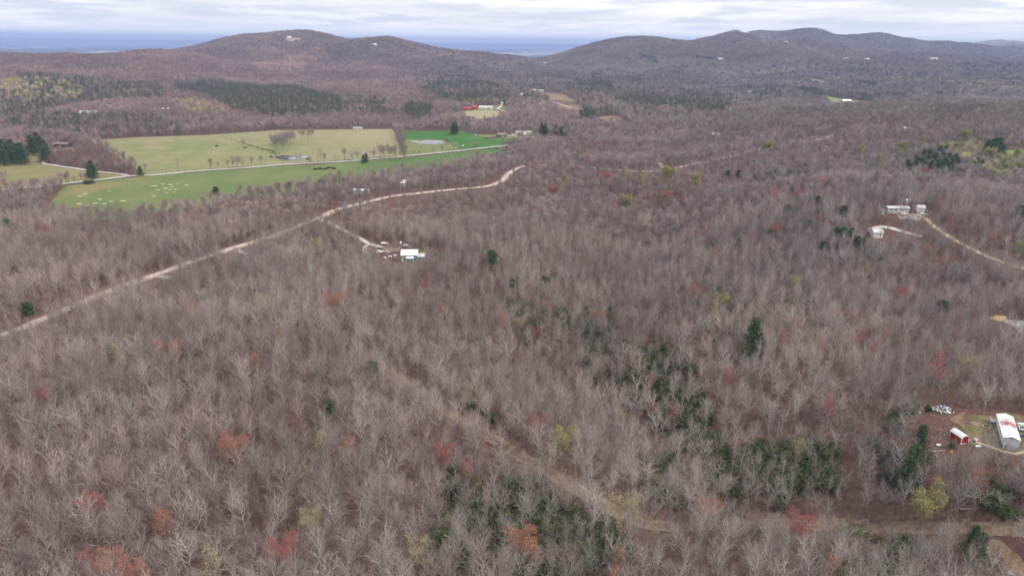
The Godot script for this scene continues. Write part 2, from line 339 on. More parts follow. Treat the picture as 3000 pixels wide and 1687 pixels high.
var CLEAR := [
	[712.9,1780.2,743.8,1769.1,760.5,1593.4,673.2,1480.7,626.7,1474.2,710.2,1722.5],
	[1134.7,2824.4,1214.1,2831.7,1158.5,2713.3,1101.2,2727.9],
	[1034.0,2717.9,1068.3,2729.3,1092.3,2705.1,912.9,2120.1,897.4,2082.6,859.4,2102.2,932.5,2367.9],
	[-110.8,1290.1,-84.3,1326.6,-43.2,1366.8,-15.2,1314.5,-14.7,1269.2,-27.8,1164.3,-47.1,1116.5,-65.7,1129.5,-100.2,1259.6],
	[-92.3,1324.5,-71.6,1416.8,-45.6,1447.9,-30.7,1469.2,-15.5,1502.9,-13.4,1310.2,-31.0,1347.9,-44.9,1338.1,-82.7,1306.7],
	[41.6,1788.5,85.0,1752.5,106.6,1683.7,125.5,1580.7,129.0,1346.1,110.7,1297.2,83.9,1309.3,67.2,1584.0],
	[121.0,1152.8,146.9,1251.7,169.4,1271.2,178.7,1241.3,175.1,1112.2,156.1,1121.5,126.5,1124.3],
	[-150.7,1010.8,-85.9,1024.4,-71.5,1022.8,-49.6,978.7,-34.3,933.6,-7.3,944.0,9.9,945.4,-2.1,889.5,-15.8,856.6,-15.2,827.0,-37.2,819.0,-38.0,836.9,-59.8,826.8,-71.1,855.8,-83.8,894.0,-136.3,925.0],
	[-49.6,978.7,-12.9,981.9,1.8,992.2,19.0,1002.8,35.2,1004.3,50.1,978.6,79.2,923.8,47.3,921.2,27.8,931.4,9.8,933.9,-7.2,932.5,-33.9,921.5],
]
var SPOTS := [-296.1,598.8,-294.1,607.5,-286.6,606.0,-282.1,608.2,-298.5,598.7,-281.8,596.5,-283.8,590.2,-287.1,583.2,-273.9,586.6,-277.0,583.1,-274.2,571.5,-270.6,575.2,-272.1,603.5,-322.1,575.8,-335.8,557.8,-335.9,565.1,-313.2,537.7,-316.5,551.0,-305.0,544.9,-296.1,546.0,-323.4,535.4,-305.8,537.1,-279.9,561.4,-284.7,801.1,-277.5,796.0,-383.7,828.7,-357.1,810.6,-236.6,980.0,-228.4,977.5,-341.4,838.2,-335.8,841.1,-511.2,775.5,-492.8,741.6]
var STREAM := [-393.1,951.8,-366.0,928.9,-336.3,894.0,-317.6,867.0,-297.8,841.7,-280.1,823.2,-266.7,805.1,-252.3,777.9]
var THICKET := [-476.7,755.3,-476.6,789.4,-463.6,811.1,-418.2,759.5,-374.0,705.9,-344.1,665.7,-351.7,661.6,-390.5,677.5,-433.3,698.0,-452.5,710.9,-466.9,746.8]


var noise := FastNoiseLite.new()
var noise2 := FastNoiseLite.new()
var rng := RandomNumberGenerator.new()
var M := {}
var used_names := {}
var clear_mask := PackedByteArray()
const MX0 := -900.0
const MD0 := 40.0
const MC := 3.0
const MW := 640
const MH := 760

func lin(r: float, g: float, b: float) -> Color:
	return Color(r, g, b).linear_to_srgb()

func mat(nm: String, c: Color, rough := 0.85, tinted := false) -> StandardMaterial3D:
	var m := StandardMaterial3D.new()
	m.resource_name = nm
	m.albedo_color = c.linear_to_srgb()
	m.roughness = rough
	m.metallic_specular = 0.3
	m.vertex_color_use_as_albedo = tinted
	m.cull_mode = BaseMaterial3D.CULL_DISABLED
	M[nm] = m
	return m

func smooth(t: float) -> float:
	t = clampf(t, 0.0, 1.0)
	return t * t * (3.0 - 2.0 * t)

# ------------------------------------------------------------------ terrain
func crest(p: Array, x: float) -> float:
	var n := p.size()
	var reach: float = 0.3 * (p[n - 2] - p[0])
	if x <= p[0]:
		return p[1] * maxf(0.0, 1.0 - (p[0] - x) / reach)
	if x >= p[n - 2]:
		return p[n - 1] * maxf(0.0, 1.0 - (x - p[n - 2]) / reach)
	var i := 0
	while p[i + 2] < x:
		i += 2
	return lerpf(p[i + 1], p[i + 3], (x - p[i]) / (p[i + 2] - p[i]))

func hgt(x: float, d: float) -> float:
	var h3 := 0.0
	for r in RIDGES:
		var t: float = (d - r[0]) / (r[1] if d < r[0] else r[2])
		if absf(t) < 1.0:
			var c: float = crest(r[3], x) * (0.5 + 0.5 * cos(PI * t))
			h3 += c * c * c
	var h := pow(h3, 1.0 / 3.0) if h3 > 0.0 else 0.0
	var b := -70.0 * smooth((d - 5200.0) / 4000.0)
	var w := smooth((d - 1450.0) / 500.0)
	var far := w * (8.0 * sin(x * 0.0131 + d * 0.0042 + 1.0) * sin(d * 0.0107 - x * 0.0037) + 4.5 * sin(x * 0.017 - d * 0.011) * sin(d * 0.019 + 2.0))
	var rel := minf(h, 160.0) * 0.10 * sin(x * 0.0125 + 2.0 * sin(d * 0.004) + 0.6) * sin(d * 0.0061 + x * 0.002)
	var nw := 1.0 - smooth((d - 480.0) / 120.0)
	var near := nw * (3.2 * sin(x * 0.021 + 1.3) * sin(d * 0.019 + 0.6) + 1.3 * sin(x * 0.037 - d * 0.027))
	var cut := 0.0
	if d < 720.0 and absf(x) < 260.0:
		cut = 16.0 * exp(-trough(RAVINE, x, d) / 1150.0) + 6.0 * exp(-trough(HOLLOW, x, d) / 500.0)
	if d > 460.0 and d < 1000.0 and x > -230.0 and x < 520.0:
		cut -= 6.0 * smooth((d - 470.0) / 110.0) * exp(-trough(ROAD_RIDGE, x, d) / 2000.0)
	return b + h + far + rel + near - cut

const RAVINE := [110, 560, 70, 440, 40, 345, 26, 292, 22, 258, 48, 222, 70, 187, 95, 172]
const ROAD_RIDGE := [-131, 481, -110, 520, -66, 552, -20, 570, -4, 624, 17, 673, 43, 679, 83, 660, 136, 652, 209, 732, 275, 799, 354, 841, 392, 876]
const HOLLOW := [-12, 168, 8, 150, 25, 138]

func trough(p: Array, x: float, d: float) -> float:
	# squared distance to a stream line
	var best := 1e9
	for i in range(0, p.size() - 2, 2):
		var ux: float = p[i + 2] - p[i]
		var uy: float = p[i + 3] - p[i + 1]
		var t := clampf(((x - p[i]) * ux + (d - p[i + 1]) * uy) / (ux * ux + uy * uy), 0.0, 1.0)
		var ex: float = x - p[i] - ux * t
		var ey: float = d - p[i + 1] - uy * t
		best = minf(best, ex * ex + ey * ey)
	return best

func on(x: float, d: float, up := 0.0) -> Vector3:
	return Vector3(x, hgt(x, d) + up, -d)

# ------------------------------------------------------------------ mesh helpers: plain triangle soups
func tri(v: PackedVector3Array, a: Vector3, b: Vector3, c: Vector3) -> void:
	v.append(a)
	v.append(b)
	v.append(c)

func quad(v: PackedVector3Array, a: Vector3, b: Vector3, c: Vector3, d: Vector3) -> void:
	tri(v, a, b, c)
	tri(v, a, c, d)

func box(v: PackedVector3Array, lo: Vector3, hi: Vector3, bevel := 0.0) -> void:
	var b := bevel
	var p := [Vector3(lo.x, lo.y, lo.z), Vector3(hi.x, lo.y, lo.z), Vector3(hi.x, lo.y, hi.z), Vector3(lo.x, lo.y, hi.z),
		Vector3(lo.x + b, hi.y, lo.z + b), Vector3(hi.x - b, hi.y, lo.z + b), Vector3(hi.x - b, hi.y, hi.z - b), Vector3(lo.x + b, hi.y, hi.z - b)]
	quad(v, p[4], p[5], p[6], p[7])
	quad(v, p[3], p[2], p[1], p[0])
	for i in 4:
		var j := (i + 1) % 4
		quad(v, p[i], p[j], p[4 + j], p[4 + i])

func tube(v: PackedVector3Array, a: Vector3, b: Vector3, ra: float, rb: float, n: int) -> void:
	var dir := (b - a).normalized()
	var s := dir.cross(Vector3.RIGHT if absf(dir.x) < 0.8 else Vector3.UP).normalized()
	var t := dir.cross(s)
	for i in n:
		var a0 := TAU * i / n
		var a1 := TAU * (i + 1) / n
		var u0 := s * cos(a0) + t * sin(a0)
		var u1 := s * cos(a1) + t * sin(a1)
		if rb > 0.004:
			quad(v, a + u0 * ra, a + u1 * ra, b + u1 * rb, b + u0 * rb)
		else:
			tri(v, a + u0 * ra, a + u1 * ra, b)

func sliver(v: PackedVector3Array, a: Vector3, b: Vector3, w: float, r: RandomNumberGenerator) -> void:
	var dir := b - a
	var s := dir.cross(Vector3(r.randf_range(-1, 1), r.randf_range(-1, 1), r.randf_range(-1, 1))).normalized() * w * 0.5
	tri(v, a - s, a + s, b)

func leaf(v: PackedVector3Array, p: Vector3, size: float, r: RandomNumberGenerator) -> void:
	var a := Vector3(r.randf_range(-1, 1), r.randf_range(-1, 1), r.randf_range(-1, 1)).normalized() * size
	var b := a.cross(Vector3(r.randf_range(-1, 1), r.randf_range(-1, 1), r.randf_range(-1, 1))).normalized() * size * 0.8
	tri(v, p - a * 0.6 - b * 0.5, p + a * 0.7, p - a * 0.3 + b * 0.7)

func soup(parts: Array, mats: Array) -> ArrayMesh:
	var am := ArrayMesh.new()
	for i in parts.size():
		var arr := []
		arr.resize(Mesh.ARRAY_MAX)
		arr[Mesh.ARRAY_VERTEX] = parts[i]
		am.add_surface_from_arrays(Mesh.PRIMITIVE_TRIANGLES, arr)
		am.surface_set_material(i, mats[i])
	return am

# ------------------------------------------------------------------ scene graph helpers
func numbered(called: String) -> String:
	var n: int = used_names.get(called, -1) + 1
	used_names[called] = n
	return called if n == 0 else "%s_%03d" % [called, n]

func tag(o: Node, label: String, category := "", group := "", kind := "") -> void:
	o.set_meta("label", label)
	if category:
		o.set_meta("category", category)
	if group:
		o.set_meta("group", group)
	if kind:
		o.set_meta("kind", kind)

func thing(called: String, label: String, category: String, at: Vector3, turn := 0.0, group := "") -> Node3D:
	var o := Node3D.new()
	o.name = numbered(called)
	add_child(o)
	o.position = at
	o.rotation.y = turn
	tag(o, label, category, group)
	return o

func part(called: String, v: PackedVector3Array, m: Material, parent: Node) -> MeshInstance3D:
	var o := MeshInstance3D.new()
	o.name = called
	o.mesh = soup([v], [m])
	parent.add_child(o, true)
	return o

func part_mesh(called: String, mesh: Mesh, parent: Node, m: Material = null) -> MeshInstance3D:
	var o := MeshInstance3D.new()
	o.name = called
	o.mesh = mesh
	if m:
		o.material_override = m
	parent.add_child(o, true)
	return o

func scatter(called: String, mesh: Mesh, places: Array, tints: PackedColorArray, parent: Node) -> MultiMeshInstance3D:
	var mm := MultiMesh.new()
	mm.transform_format = MultiMesh.TRANSFORM_3D
	mm.use_colors = true
	mm.mesh = mesh
	mm.instance_count = places.size()
	for i in places.size():
		mm.set_instance_transform(i, places[i])
		mm.set_instance_color(i, tints[i])
	var o := MultiMeshInstance3D.new()
	o.name = called
	o.multimesh = mm
	parent.add_child(o, true)
	return o

func place(x: float, d: float, turn: float, sx: float, sy: float, lean := 0.0, up := 0.0) -> Transform3D:
	var b := Basis(Vector3.UP, turn).scaled(Vector3(sx, sy, sx))
	if lean != 0.0:
		b = Basis(Vector3(cos(turn), 0, sin(turn)), lean) * b
	return Transform3D(b, on(x, d, up))

# ------------------------------------------------------------------ trees
# levels of a branch: 0 trunk, 1 limb, 2 branch, 3 twig, 4 spray
func grow(s: Dictionary, r: RandomNumberGenerator, limbs: PackedVector3Array, wood: PackedVector3Array, twig: PackedVector3Array, tips: PackedVector3Array, p: Vector3, dir: Vector3, length: float, rad: float, level: int) -> void:
	if level >= s.flat:
		var bend := p + dir * length * 0.5
		var end := p + (dir + Vector3(r.randf_range(-1, 1), r.randf_range(-0.3, 1), r.randf_range(-1, 1)) * 0.25).normalized() * length
		sliver(twig, p, end, rad * 2.0 * s.fat, r)
		if level == 3 and s.kids[3] > 0:
			for k in int(s.kids[3]):
				var t := r.randf_range(0.15, 1.0)
				var q := p.lerp(end, t)
				var side := dir.cross(Vector3(r.randf_range(-1, 1), r.randf_range(-1, 1), r.randf_range(-1, 1))).normalized()
				var l: float = length * r.randf_range(0.35, 0.7)
				var e := q + (dir * 0.8 + side * 0.75 + Vector3.UP * 0.15).normalized() * l
				sliver(twig, q, e, rad * 1.3 * s.fat, r)
				tips.append(e)
		else:
			tips.append(end)
		return
	var nseg: int = s.seg[level]
	var pts := [p]
	var dirs := [dir]
	var q := p
	var dd := dir
	for i in nseg:
		dd = (dd + Vector3(r.randf_range(-1, 1), r.randf_range(-0.6, 0.8), r.randf_range(-1, 1)) * s.crook[level] + Vector3.UP * s.lift[level]).normalized()
		q = q + dd * length / nseg
		pts.append(q)
		dirs.append(dd)
	var into: PackedVector3Array = wood if level == 0 else limbs
	for i in nseg:
		var t0 := float(i) / nseg
		var t1 := float(i + 1) / nseg
		tube(into, pts[i], pts[i + 1], lerpf(rad, rad * 0.25, t0), lerpf(rad, rad * 0.25, t1), s.sides[level])
	var n: int = s.kids[level]
	var az := r.randf() * TAU
	for k in n:
		var t: float = lerpf(s.start[level], 1.0, (k + r.randf() * 0.8) / n)
		var f := t * nseg
		var i := mini(int(f), nseg - 1)
		var at: Vector3 = pts[i].lerp(pts[i + 1], f - i)
		var along: Vector3 = dirs[i + 1]
		az += 2.4 + r.randf_range(-0.5, 0.5)
		var side := along.cross(Vector3.RIGHT if absf(along.x) < 0.8 else Vector3.UP).normalized()
		side = side.rotated(along, az)
		var a: float = s.angle[level] * lerpf(1.15, 0.55, t) + r.randf_range(-0.15, 0.15)
		var cd := (along * cos(a) + side * sin(a)).normalized()
		var cl: float = s.len[level] * lerpf(1.0, s.taper[level], t) * r.randf_range(0.7, 1.2)
		grow(s, r, limbs, wood, twig, tips, at, cd, cl, rad * lerpf(0.62, 0.4, t) * (0.8 if level == 0 else 0.85), level + 1)

func bare_spec(form: int) -> Dictionary:
	# 0 spreading oak, 1 tall upright poplar, 2 forked, 3 broad crooked, 4 narrow
	var s := {"flat": 3, "fat": 1.0, "seg": [5, 5, 3], "sides": [6, 4, 3], "kids": [12, 6, 7, 2], "start": [0.36, 0.22, 0.12], "crook": [0.07, 0.2, 0.25], "lift": [0.03, 0.035, 0.02], "angle": [0.85, 0.8, 0.85], "len": [6.2, 2.9, 1.6], "taper": [0.75, 0.6, 0.6], "h": 10.5, "r": 0.2, "leaders": 1}
	match form:
		1: s.merge({"start": [0.45, 0.22, 0.12], "angle": [0.75, 0.72, 0.8], "len": [4.9, 2.4, 1.5], "h": 14.0, "crook": [0.03, 0.14, 0.22], "taper": [0.6, 0.6, 0.6], "r": 0.18}, true)
		2: s.merge({"leaders": 3, "start": [0.25, 0.22, 0.12], "len": [3.9, 2.3, 1.5], "h": 13.0, "angle": [0.9, 0.8, 0.85], "kids": [8, 5, 7, 2], "r": 0.17}, true)
		3: s.merge({"start": [0.32, 0.25, 0.12], "angle": [1.1, 0.9, 0.9], "len": [6.6, 3.1, 1.6], "crook": [0.1, 0.34, 0.3], "h": 9.0, "r": 0.24, "taper": [0.8, 0.6, 0.6]}, true)
		4: s.merge({"start": [0.42, 0.22, 0.12], "angle": [0.75, 0.8, 0.8], "len": [3.6, 2.0, 1.3], "h": 13.0, "kids": [11, 5, 6, 2], "crook": [0.05, 0.2, 0.24], "r": 0.13}, true)
	return s

func bare_tree(form: int, seed_: int, over := {}) -> Array:
	var r := RandomNumberGenerator.new()
	r.seed = seed_
	var s := bare_spec(form)
	s.merge(over, true)
	var wood := PackedVector3Array()
	var twig := PackedVector3Array()
	var tips := PackedVector3Array()
	var limbs := PackedVector3Array()
	if s.leaders == 1:
		grow(s, r, limbs, wood, twig, tips, Vector3(0, -0.3, 0), Vector3(r.randf_range(-0.06, 0.06), 1, r.randf_range(-0.06, 0.06)).normalized(), s.h, s.r, 0)
	else:
		var fork := Vector3(r.randf_range(-0.3, 0.3), s.h * 0.3, r.randf_range(-0.3, 0.3))
		tube(wood, Vector3(0, -0.3, 0), fork, s.r * 1.35, s.r * 1.15, 6)
		for k in int(s.leaders):
			var a: float = TAU * k / s.leaders + r.randf_range(-0.4, 0.4)
			grow(s, r, limbs, wood, twig, tips, fork, Vector3(cos(a) * 0.5, 1.0, sin(a) * 0.5).normalized(), s.h * 0.66 * r.randf_range(0.8, 1.05), s.r * 0.8, 0)
	return [wood, twig, tips, limbs]

func buds(tips: PackedVector3Array, share: float, size: float, seed_: int) -> PackedVector3Array:
	var r := RandomNumberGenerator.new()
	r.seed = seed_
	var v := PackedVector3Array()
	for p in tips:
		if r.randf() < share:
			leaf(v, p + Vector3(r.randf_range(-1, 1), r.randf_range(-1, 1), r.randf_range(-1, 1)) * 0.15, size * r.randf_range(0.7, 1.3), r)
	return v

func conifer(style: String, seed_: int, n: int) -> Array:
	# trunk and needle sprays for a tree 10 m tall: c cone-shaped, t tall with a high uneven crown, b evergreen bush
	var r := RandomNumberGenerator.new()
	r.seed = seed_
	var wood := PackedVector3Array()
	var v := PackedVector3Array()
	if style == "b":
		for k in 5:
			var a := r.randf() * TAU
			var e := Vector3(cos(a) * 2.0, r.randf_range(4.0, 7.0), sin(a) * 2.0)
			tube(wood, Vector3(0, -0.3, 0), e, 0.3, 0.08, 4)
		var clumps := []
		for k in 16:
			var a: float = r.randf() * TAU
			var q: float = sqrt(r.randf()) * 3.6
			clumps.append([Vector3(cos(a) * q, r.randf_range(1.5, 8.4) * (1.0 - q * 0.09), sin(a) * q), r.randf_range(1.2, 2.2)])
		for k in n:
			var c: Array = clumps[r.randi() % 16]
			var o: Vector3 = Vector3(r.randfn(), r.randfn() * 0.7, r.randfn()).normalized() * c[1] * pow(r.randf(), 0.4)
			leaf(v, c[0] + o, r.randf_range(0.45, 0.9), r)
		return [wood, v]
	tube(wood, Vector3(0, -0.3, 0), Vector3(r.randf_range(-0.2, 0.2), 9.8, r.randf_range(-0.2, 0.2)), 0.17, 0.03, 6)
	var whorls := 15 if style == "c" else 9
	var lo := 1.2 if style == "c" else 5.2
	var per := n / (whorls * 6)
	for k in whorls:
		var t := float(k) / (whorls - 1)
		var y := lerpf(lo, 9.6, t)
		var reach := lerpf(2.9, 0.5, pow(t, 1.1)) if style == "c" else lerpf(1.7, 0.8, t) * r.randf_range(0.7, 1.25) + 0.8 * sin(t * PI)
		for j in 6:
			var a := TAU * j / 6.0 + k * 1.1 + r.randf_range(-0.4, 0.4)
			var l := reach * r.randf_range(0.6, 1.15)
			var b := Vector3(0, y, 0)
			var e := Vector3(cos(a) * l, y + l * (0.05 if style == "c" else 0.35) + r.randf_range(-0.15, 0.15), sin(a) * l)
			tube(wood, b, e, 0.05, 0.01, 3)
			for i in per:
				var f := pow(r.randf(), 0.6)
				var p := b.lerp(e, f) + Vector3(r.randfn(), r.randfn() * 0.45, r.randfn()) * 0.3 * (0.5 + f)
				leaf(v, p, r.randf_range(0.2, 0.42), r)
	return [wood, v]

func join(a: PackedVector3Array, b: PackedVector3Array) -> PackedVector3Array:
	var c := a.duplicate()
	c.append_array(b)
	return c

# ------------------------------------------------------------------ what stands where
func stamp(x: float, d: float, radius: float, value := 1) -> void:
	var i0 := int((x - radius - MX0) / MC)
	var i1 := int((x + radius - MX0) / MC) + 1
	var j0 := int((d - radius - MD0) / MC)
	var j1 := int((d + radius - MD0) / MC) + 1
	for j in range(maxi(j0, 0), mini(j1 + 1, MH)):
		for i in range(maxi(i0, 0), mini(i1 + 1, MW)):
			if Vector2(MX0 + (i + 0.5) * MC - x, MD0 + (j + 0.5) * MC - d).length() <= radius:
				if clear_mask[j * MW + i] != 1:
					clear_mask[j * MW + i] = value

func mask_at(x: float, d: float) -> int:
	var i := int((x - MX0) / MC)
	var j := int((d - MD0) / MC)
	return clear_mask[j * MW + i] if i >= 0 and j >= 0 and i < MW and j < MH else 0

func cleared(x: float, d: float) -> bool:
	var i := int((x - MX0) / MC)
	var j := int((d - MD0) / MC)
	return i >= 0 and j >= 0 and i < MW and j < MH and clear_mask[j * MW + i] == 1

func poly(a: Array) -> PackedVector2Array:
	var p := PackedVector2Array()
	for i in range(0, a.size(), 2):
		p.append(Vector2(a[i], a[i + 1]))
	return p

func bounds(p: PackedVector2Array) -> Rect2:
	var r := Rect2(p[0], Vector2.ZERO)
	for q in p:
		r = r.expand(q)
	return r

func clear_poly(p: PackedVector2Array, value := 1) -> void:
	var r := bounds(p)
	for j in range(maxi(int((r.position.y - MD0) / MC), 0), mini(int((r.end.y - MD0) / MC) + 1, MH)):
		for i in range(maxi(int((r.position.x - MX0) / MC), 0), mini(int((r.end.x - MX0) / MC) + 1, MW)):
			if Geometry2D.is_point_in_polygon(Vector2(MX0 + (i + 0.5) * MC, MD0 + (j + 0.5) * MC), p):
				clear_mask[j * MW + i] = value

class Zones:
	var list := []
	func _init(a: Array) -> void:
		for z in a:
			var p := PackedVector2Array()
			for i in range(0, z[1].size(), 2):
				p.append(Vector2(z[1][i], z[1][i + 1]))
			var r := Rect2(p[0], Vector2.ZERO)
			for q in p:
				r = r.expand(q)
			list.append([z[0], p, r])
	func at(x: float, d: float) -> float:
		var q := Vector2(x, d)
		var most := 0.0
		for z in list:
			if z[0] > most and z[2].has_point(q) and Geometry2D.is_point_in_polygon(q, z[1]):
				most = z[0]
		return most

# ------------------------------------------------------------------ ground sheets
func ground_color(x: float, d: float) -> Color:
	var n := noise.get_noise_2d(x * 1.6, d * 1.6)
	var n2 := noise2.get_noise_2d(x * 0.9, d * 0.9)
	var c := Color(0.185, 0.098, 0.082).lerp(Color(0.205, 0.132, 0.098), clampf(0.5 + n * 1.1, 0, 1))
	c = c.lerp(Color(0.17, 0.10, 0.085), clampf(n2 * 0.9, 0, 0.7))
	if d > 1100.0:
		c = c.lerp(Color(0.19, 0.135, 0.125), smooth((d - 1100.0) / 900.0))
	if d > 7000.0:
		var k := smooth((d - 7000.0) / 3000.0)
		var f := noise2.get_noise_2d(x * 0.05, d * 0.028)
		var g := noise.get_noise_2d(x * 0.07, d * 0.03)
		var w := Color(0.12, 0.13, 0.12).lerp(Color(0.5, 0.49, 0.4), smooth((f - 0.02) * 5.0 + smooth((d - 20000.0) / 12000.0) * 0.8))
		c = c.lerp(w.lerp(Color(0.15, 0.2, 0.09), clampf(g, 0, 0.5)), k)
	return c

func sheet_color(kind: String, x: float, d: float) -> Color:
	var n := clampf(0.5 + noise.get_noise_2d(x * 2.2, d * 1.4) * 1.2, 0, 1)
	var n2 := clampf(0.5 + noise2.get_noise_2d(x * 1.1, d * 0.9) * 1.3, 0, 1)
	var fine := noise.get_noise_2d(x * 9.0, d * 9.0)
	n = clampf(n + fine * 0.6, 0, 1)
	match kind:
		"pasture":
			var east := smooth((x + 300.0) / 120.0)
			var c := Color(0.26, 0.285, 0.11).lerp(Color(0.38, 0.35, 0.17), n * 0.55 + n2 * 0.3)
			c = c.lerp(Color(0.46, 0.395, 0.235), east * 0.35 + 0.45 * smooth((d - 850.0) / 120.0))
			return c.lerp(Color(0.45, 0.36, 0.22), smooth((noise2.get_noise_2d(x * 3.0, d * 3.0) - 0.25) * 4.0) * 0.7)
		"green_field":
			return Color(0.055, 0.19, 0.035).lerp(Color(0.12, 0.27, 0.045), smooth((noise.get_noise_2d(x * 1.2, d * 5.0) - 0.05) * 4.0) * 0.8 + n2 * 0.15)
		"lower_field":
			var c := Color(0.17, 0.235, 0.075).lerp(Color(0.27, 0.285, 0.11), n * 0.7)
			var west := smooth((-300.0 - x) / 50.0)
			c = c.lerp(Color(0.33, 0.27, 0.12), clampf(smooth((noise2.get_noise_2d(x * 2.6, d * 2.6) + 0.05) * 3.0) * west, 0, 0.85))
			c = c.lerp(Color(0.10, 0.2, 0.05), smooth((x + 180.0) / 60.0) * 0.7)
			return c
		"left_pasture", "pine_yard":
			return Color(0.27, 0.26, 0.105).lerp(Color(0.4, 0.31, 0.16), n * 0.7)
		"pond_pasture", "ranch_lawn", "farm_lawn":
			return Color(0.2, 0.27, 0.08).lerp(Color(0.29, 0.29, 0.12), n)
		"hill_clearing":
			return Color(0.46, 0.36, 0.24)
		"farm_field":
			return Color(0.42, 0.40, 0.2).lerp(Color(0.48, 0.42, 0.25), n)
		"bare_hill", "bare_hill_2":
			return Color(0.3, 0.19, 0.135).lerp(Color(0.38, 0.27, 0.18), n).lerp(Color(0.2, 0.12, 0.1), smooth((n2 - 0.6) * 4.0))
		"far_meadow", "far_meadow_2", "far_meadow_3":
			return Color(0.26, 0.34, 0.13).lerp(Color(0.34, 0.36, 0.17), n)
		"edge_meadow":
			return Color(0.2, 0.38, 0.05).lerp(Color(0.27, 0.4, 0.09), n)
		"house_lawn":
			return Color(0.17, 0.2, 0.06).lerp(Color(0.32, 0.2, 0.12), smooth((noise.get_noise_2d(x * 9.0, d * 9.0) + 0.1) * 3.0))
		"trailer_lawn":
			return Color(0.19, 0.19, 0.08).lerp(Color(0.31, 0.225, 0.14), smooth((noise.get_noise_2d(x * 12.0, d * 12.0) + 0.32) * 2.2))
		"barn_yard":
			return Color(0.4, 0.33, 0.19)
		"dirt_bank":
			return Color(0.42, 0.29, 0.21).lerp(Color(0.33, 0.2, 0.14), n)
		"sandy_bank", "pine_yard_sand":
			return Color(0.42, 0.3, 0.17).lerp(Color(0.36, 0.23, 0.13), n)
		"brown_garden":
			return Color(0.13, 0.1, 0.085)
		"concrete_yard":
			return Color(0.52, 0.5, 0.49).lerp(Color(0.44, 0.42, 0.4), n)
		"gravel_apron", "gravel_apron_2":
			return Color(0.55, 0.57, 0.6).lerp(Color(0.47, 0.47, 0.48), n)
		"parking_pad", "yard_gravel":
			return Color(0.5, 0.46, 0.44).lerp(Color(0.38, 0.32, 0.29), n)
		"car_park_gravel":
			return Color(0.42, 0.33, 0.27).lerp(Color(0.33, 0.22, 0.17), n)
	return Color(0.3, 0.25, 0.2)

func colored(v: PackedVector3Array, c: PackedColorArray, m: Material, normals := PackedVector3Array()) -> ArrayMesh:
	var arr := []
	arr.resize(Mesh.ARRAY_MAX)
	arr[Mesh.ARRAY_VERTEX] = v
	arr[Mesh.ARRAY_COLOR] = c
	if normals.size():
		arr[Mesh.ARRAY_NORMAL] = normals
	var am := ArrayMesh.new()
	am.add_surface_from_arrays(Mesh.PRIMITIVE_TRIANGLES, arr)
	am.surface_set_material(0, m)
	return am

func sheet(called: String, kind: String, p: PackedVector2Array, cell: float, up: float, m: Material, label: String, category: String) -> void:
	var v := PackedVector3Array()
	var c := PackedColorArray()
	# a softer, less straight outline
	var edge := PackedVector2Array()
	for i in p.size():
		var a := p[i]
		var b := p[(i + 1) % p.size()]
		var n := maxi(1, int(a.distance_to(b) / (cell * 1.5)))
		for k in n:
			var q := a.lerp(b, float(k) / n)
			edge.append(q + Vector2(noise.get_noise_2d(q.x * 8.0, q.y * 8.0), noise.get_noise_2d(q.y * 8.0, q.x * 8.0 + 300.0)) * minf(cell * 0.9, 6.0))
	var r := bounds(edge)
	var nx := int(r.size.x / cell) + 1
	var nd := int(r.size.y / cell) + 1
	for j in nd:
		for i in nx:
			var o := r.position + Vector2(i, j) * cell
			var sq := PackedVector2Array([o, o + Vector2(cell, 0), o + Vector2(cell, cell), o + Vector2(0, cell)])
			for part_ in Geometry2D.intersect_polygons(sq, edge):
				var idx := Geometry2D.triangulate_polygon(part_)
				for k in idx:
					v.append(on(part_[k].x, part_[k].y, up))
					c.append(sheet_color(kind, part_[k].x, part_[k].y))
	var o2 := MeshInstance3D.new()
	o2.name = numbered(called)
	o2.mesh = colored(v, c, m)
	add_child(o2)
	tag(o2, label, category, "", "structure")

func ribbon(called: String, pts: PackedVector2Array, width: float, up: float, c0: Color, c1: Color, m: Material, label: String, category: String, wobble := 0.25) -> void:
	var curve := Curve2D.new()
	for i in pts.size():
		var t := (pts[mini(i + 1, pts.size() - 1)] - pts[maxi(i - 1, 0)]) / 6.0
		curve.add_point(pts[i], -t, t)
	var n := maxi(4, int(curve.get_baked_length() / 3.0))
	var v := PackedVector3Array()
	var c := PackedColorArray()
	var rows := []
	for i in n + 1:
		var s := curve.get_baked_length() * i / n
		var q := curve.sample_baked(s)
		var q2 := curve.sample_baked(s + 1.0) if i < n else q + (q - curve.sample_baked(s - 1.0))
		var side := (q2 - q).normalized().orthogonal()
		var row := []
		for k in 6:
			var f := (k / 5.0 - 0.5) * (width + wobble * 4.0 * noise.get_noise_2d(s * 4.0, k * 7.0 if k == 0 or k == 5 else 40.0))
			var w := q + side * f
			var track := 1.0 if k == 1 or k == 4 else 0.0
			row.append([on(w.x, w.y, up + (0.05 if k == 2 or k == 3 else 0.0)), c0.lerp(c1, clampf(0.45 + noise.get_noise_2d(w.x * 7.0, w.y * 7.0) * 1.2 - 0.3 * track, 0, 1))])
		rows.append(row)
	for i in n:
		for k in 5:
			for e in [[i, k], [i + 1, k], [i + 1, k + 1], [i, k], [i + 1, k + 1], [i, k + 1]]:
				v.append(rows[e[0]][e[1]][0])
				c.append(rows[e[0]][e[1]][1])
	var o := MeshInstance3D.new()
	o.name = numbered(called)
	o.mesh = colored(v, c, m)
	add_child(o)
	tag(o, label, category, "", "structure")

# ------------------------------------------------------------------ buildings, vehicles, odds and ends
func bx(called: String, lo: Vector3, hi: Vector3, m: Material, parent: Node, bevel := 0.0) -> MeshInstance3D:
	var v := PackedVector3Array()
	box(v, lo, hi, bevel)
	return part(called, v, m, parent)

